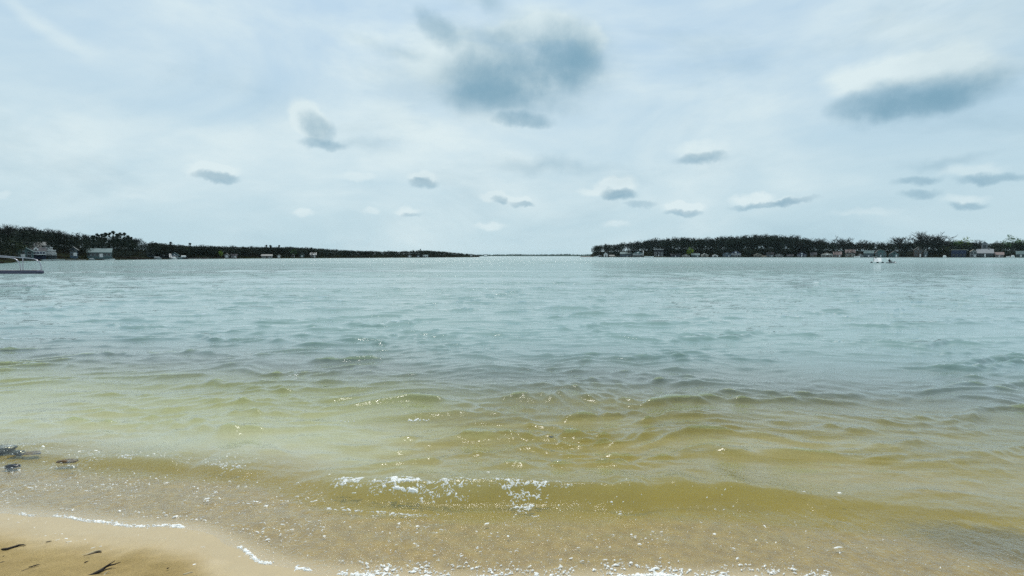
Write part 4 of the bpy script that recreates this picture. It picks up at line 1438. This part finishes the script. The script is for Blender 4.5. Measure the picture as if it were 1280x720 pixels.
bank_thing(left, 54, 82, 'seawall', 'pale stone seawall below the stepped balconies', 'wall', 'palegrey', .45, 'seawalls')
bank_thing(left, 84, 108, 'seawall', 'dim stone seawall left of the long low house', 'wall', 'stonewall', .4, 'seawalls')
bank_thing(left, 236, 262, 'seawall', 'pinkish stone seawall right of the boat covers', 'wall', 'stonewall', .5, 'seawalls')
bank_thing(right, 805, 817, 'seawall', 'white seawall at the foot of the lawn', 'wall', 'white', 1.0, 'seawalls')
bank_thing(right, 818, 832, 'seawall', 'tan sandy bank below the dark white-roofed house', 'wall', 'tan', .7, 'seawalls')
bank_thing(right, 1120, 1140, 'seawall', 'low dark seawall left of the brown house', 'wall', 'stonewall', .6, 'seawalls')


def stair(px0, y0, px1, y1):
    D = float(left.D0(px0)) + 3
    s = D / F
    a = Vector(((px0 - 640) * s, D + 5, CAM_H + (319.5 - y0) * s)); b = Vector(((px1 - 640) * s, D, CAM_H + (319.5 - y1) * s))
    e = empty('staircase', b, 'white slanting staircase running down to the left shore', 'stairs')
    n = 9
    for side in (0, 1):
        off = Vector((0.0, 0.9 * side, 0))
        mb = MB(); mb.tube([a - b + off + Vector((0, 0, .45)), off + Vector((0, 0, .45))], .09, 5)
        mb.build('handrail', M['white'], e)
    for i in range(n):
        p = (a - b) * (i / (n - 1))
        MB().box(p.x - .25, p.x + .25, p.y, p.y + .9, p.z - .05, p.z + .06).build('step', M['palegrey'], e)


stair(203, 318.4, 213, 323)


def boat(sh, px, wpx, label, hull='white', cover=None, t_=-3, name='motorboat', cat='boat', group='boats moored along the shores', h=0.7):
    D = float(sh.D0(px)) + t_
    L = wpx / F * D
    e = empty(name, ((px - 640) / F * D, D, 0), label, cat, group)
    n = 9
    vs, fs = [], []
    for i in range(n):
        u = i / (n - 1)
        x = (u - .5) * L
        hw_ = L * .17 * (1 - max(0, (u - .45) / .55) ** 2.2) + .02
        sh_ = h * (1 + .35 * u * u)
        vs += [(x, -hw_, sh_), (x, -hw_ * .6, -.25), (x, hw_ * .6, -.25), (x, hw_, sh_)]
    for i in range(n - 1):
        a = i * 4
        fs += [(a, a + 1, a + 5, a + 4), (a + 1, a + 2, a + 6, a + 5), (a + 2, a + 3, a + 7, a + 6), (a + 3, a, a + 4, a + 7)]
    fs += [(0, 1, 2, 3), tuple(4 * (n - 1) + k for k in (3, 2, 1, 0))]
    MB().add(vs, fs).build('hull', M[hull], e)
    if cover:
        c = MB(); pr = [(-L * .16, h)] + [(math.cos(math.pi - k * math.pi / 6) * L * .15, h + .1 + math.sin(k * math.pi / 6) * h * .9) for k in range(7)] + [(L * .16, h)]
        c.prismx(pr, -L * .42, L * .25)
        c.build('cover', M[cover], e)
    else:
        MB().box(-L * .05, L * .04, -L * .09, L * .09, h, h * 1.9).build('windscreen', M['glass'], e)
        MB().box(-L * .47, -L * .36, -.18, .18, h * .5, h * 1.5).build('outboard_motor', M['dark'], e)
    return e


boat(left, 137, 15, 'long white boat moored below the long low house', 'white', None, -2.2, h=.35)
boat(left, 116, 7, 'small pale boat left of the long white one', 'palegrey', 'palegrey', -1.5, h=.3)
boat(left, 198, 9, 'boat under a pale cover left of the stair', 'palegrey', 'palegrey', -1.0, h=.55)
boat(left, 218, 7, 'boat with a white hump cover right of the stair', 'white', 'white', -1.5, h=.5)
boat(left, 225, 8, 'low teal-covered boat between two white covers', 'slate', 'teal', -1.8, h=.35)
boat(left, 231, 8, 'boat under a rounded white hood', 'dark', 'white', -1.2, h=.8)
boat(left, 256, 6, 'low pale boat by the pinkish seawall', 'pink', None, -1.5, h=.4)
boat(right, 745, 6, 'small white boat at the tip of the right shore', 'white', None, -3, h=.8)
boat(right, 766, 7, 'tan boat beside the low tan boathouse', 'cream', 'tan', -3, h=.8)
boat(right, 955, 7, 'tan boat right of the two-opening boathouse', 'tan', 'tan', -3, h=.7)
boat(right, 1071, 7, 'white boat moored by the slate shed', 'white', None, -3, h=.9)
boat(right, 1180, 4, 'small white boat left of the flat-roofed boathouse', 'white', 'white', -3, h=.9)
boat(right, 1259, 4, 'first of two little white boats near the right edge', 'white', None, -4, h=.9)
boat(right, 1265, 4.5, 'second of two little white boats, nearer the right edge', 'white', 'white', -4, h=.9)
boat(right, 1227, 6, 'dark low boat in front of the long grey roof', 'dark', None, -3, h=.6)


class P_:  # open-water boats at fixed distances
    def __init__(self, D): self.D = D
    def D0(self, px): return self.D


boat(P_(800), 607.5, 5, 'tiny distant white boat off the left point', 'white', 'white', 0, h=1.2)
# low dark spit at the tip of the right shore, and marker post
mb = MB().tube([(0, 0, -.3), (0, 0, 6.2)], [.35, .3], 8)
o = mb.build('white_pillar', M['white'], None, True)
pp = right.pos(803.7, 7); o.location = pp
tag(o, 'tall white pillar between dark gabled house and lawn', 'pillar')
sp_ = bpy.data.meshes.new('reef'); 
bm = bmesh.new(); bmesh.ops.create_icosphere(bm, subdivisions=3, radius=1)
for v in bm.verts: v.co = Vector((v.co.x * 8 * (1 + .2 * math.sin(v.co.x * 9)), v.co.y * 3, v.co.z * .9 * (1 + .3 * math.sin(v.co.x * 14 + v.co.y * 4))))
bm.to_mesh(sp_); bm.free(); sp_.materials.append(M['stonewall'])
o = link(bpy.data.objects.new('rock_spit', sp_)); g = (732 - 640) / F * 560
o.location = (g, 560, 0); tag(o, 'low dark rocky spit off the tip of the right shore', 'rocks')


# ------------------------------------------------------------------ raft and kayaker
def raft():
    D = 112.0; s = D / F
    c = (1096.5 - 640) * s
    e = empty('swim_raft', (c, D, 0), 'white boxy raft riding on three dark floats', 'raft', None, -0.6)
    z = lambda y: CAM_H + (319.5 - y) * s
    zt, zb = z(322.4), z(326.9)
    w = 7.6 * s
    mb = MB().prismx([(-.35, zb), (1.3, zb), (1.3, zt), (0.35, zt)], -w / 2, w / 2)
    mb.build('box_body', M['white'], e)
    MB().box(-w / 2 - .12, w / 2 + .12, -.4, 1.4, zb - .05, zb - .003).build('deck', M['white'], e)
    for x in (-6.2 * s, 0, 5.2 * s):
        f = MB(); f.tube([(x, -.35, .07), (x, -.25, .07), (x, 1.3, .07), (x, 1.4, .07)], [.12, .21, .21, .12], 12)
        f.build('float', M['float'], e, True)
    q_ = MB()
    q_.tube([(-w / 2 - .5, .2, zt + .22), (-w / 2 + .5, .2, zt + .22)], .05, 6)
    q_.tube([(-w / 2 - .05, .2, zb), (-w / 2 - .05, .2, zt + .22)], .04, 6)
    q_.build('side_rail', M['palegrey'], e)
    MB().box(-w / 2 + .15, w / 2 - .9, .3, .9, zt + .003, zt + .16).build('hatch', M['pink'], e)


raft()


def kayaker():
    D = 108.0; s = D / F
    x0 = (1113.5 - 640) * s
    e = empty('kayak', (x0, D, 0), 'low dark-ended kayak on the water right of the white raft', 'kayak')
    L = 13 * s
    n = 13; vs, fs = [], []
    for i in range(n):
        u = i / (n - 1) * 2 - 1
        hw_ = .30 * (1 - abs(u) ** 2.2) + .015
        zt = .16 + .10 * u * u
        vs += [(u * L / 2, -hw_, zt * .6), (u * L / 2, -hw_ * .5, -.10), (u * L / 2, hw_ * .5, -.10), (u * L / 2, hw_, zt * .6), (u * L / 2, 0, zt + .05)]
    for i in range(n - 1):
        a = i * 5
        for k in range(5): fs.append((a + k, a + (k + 1) % 5, a + 5 + (k + 1) % 5, a + 5 + k))
    MB().add(vs, fs).build('hull', M['palegrey'], e, True)
    MB().tube([(L * .18, 0, .20), (L * .30, 0, .26), (L * .42, 0, .2)], [.06, .16, .05], 8).build('deck_bag', M['float'], e, True)
    # paddler: one skinned body
    px_ = (1110.6 - 640) * s
    V = [(0, 0, .22), (.03, 0, .42), (.08, 0, .62), (.11, 0, .74), (.15, 0, .86), (.16, 0, .96),          # pelvis..head
         (.10, -.20, .66), (.22, -.30, .50), (.42, -.22, .50), (.10, .20, .66), (.24, .30, .52), (.44, .22, .56),
         (.35, -.14, .34), (.72, -.12, .16), (.35, .14, .34), (.72, .12, .16), (.50, -.20, .50), (.52, .20, .57)]
    E = [(0, 1), (1, 2), (2, 3), (3, 4), (4, 5), (2, 6), (6, 7), (7, 8), (2, 9), (9, 10), (10, 11), (0, 12), (12, 13), (0, 14), (14, 15), (8, 16), (11, 17)]
    rad = [.16, .15, .17, .06, .095, .085, .075, .055, .04, .075, .055, .04, .085, .05, .085, .05, .035, .035]
    me_ = bpy.data.meshes.new('person'); me_.from_pydata(V, E, [])
    o_ = link(bpy.data.objects.new('person', me_))
    md = o_.modifiers.new('skin', 'SKIN')
    sv = me_.skin_vertices[0].data
    for i, r_ in enumerate(rad): sv[i].radius = (r_, r_)
    sv[0].use_root = True
    o_.modifiers.new('sub', 'SUBSURF').levels = 1
    me_.materials.append(M['cloth'])
    o_.location = (px_, D, 0.0)
    tag(o_, 'person in dark clothes sitting in the kayak, leaning forward', 'person')
    pd = MB()
    pd.tube([(.46, -1.0, .22), (.51, 0, .535), (.56, 1.0, .85)], .022, 6)
    pd.build('shaft', M['palegrey'], None)
    sh_o = bpy.context.scene.collection.objects[-1]
    p = empty('paddle', (px_, D, 0), 'white-bladed paddle held across the kayak', 'paddle')
    sh_o.parent = p
    for yy, zz in ((-1.15, .17), (1.15, .90)):
        MB().add([(.50 - .09, yy - .18, zz - .05), (.50 + .09, yy - .18, zz - .05), (.50 + .1, yy + .18, zz + .06), (.50 - .1, yy + .18, zz + .06),
                  (.50 - .09, yy - .18, zz - .02), (.50 + .09, yy - .18, zz - .02), (.50 + .1, yy + .18, zz + .09), (.50 - .1, yy + .18, zz + .09)],
                 [(0, 3, 2, 1), (4, 5, 6, 7), (0, 1, 5, 4), (1, 2, 6, 5), (2, 3, 7, 6), (3, 0, 4, 7)]).build('blade', M['white'], p)


kayaker()


# ------------------------------------------------------------------ haze over the lake
def haze():
    m = bpy.data.materials.new('haze'); m.use_nodes = True
    t = NT(m.node_tree); t.n.clear()
    v = t.new('ShaderNodeVolumePrincipled')
    v.inputs['Color'].default_value = (0.62, 0.88, 0.95, 1)
    v.inputs['Density'].default_value = 0.000035
    v.inputs['Anisotropy'].default_value = 0.2
    o = t.new('ShaderNodeOutputMaterial'); t.link(v.outputs[0], o.inputs['Volume'])
    ob = MB().box(-14000, 14000, -40, 9500, -16, 48).build('haze', m)
    tag(ob, 'thin pale haze over the whole lake', None, None, 'stuff')


haze()
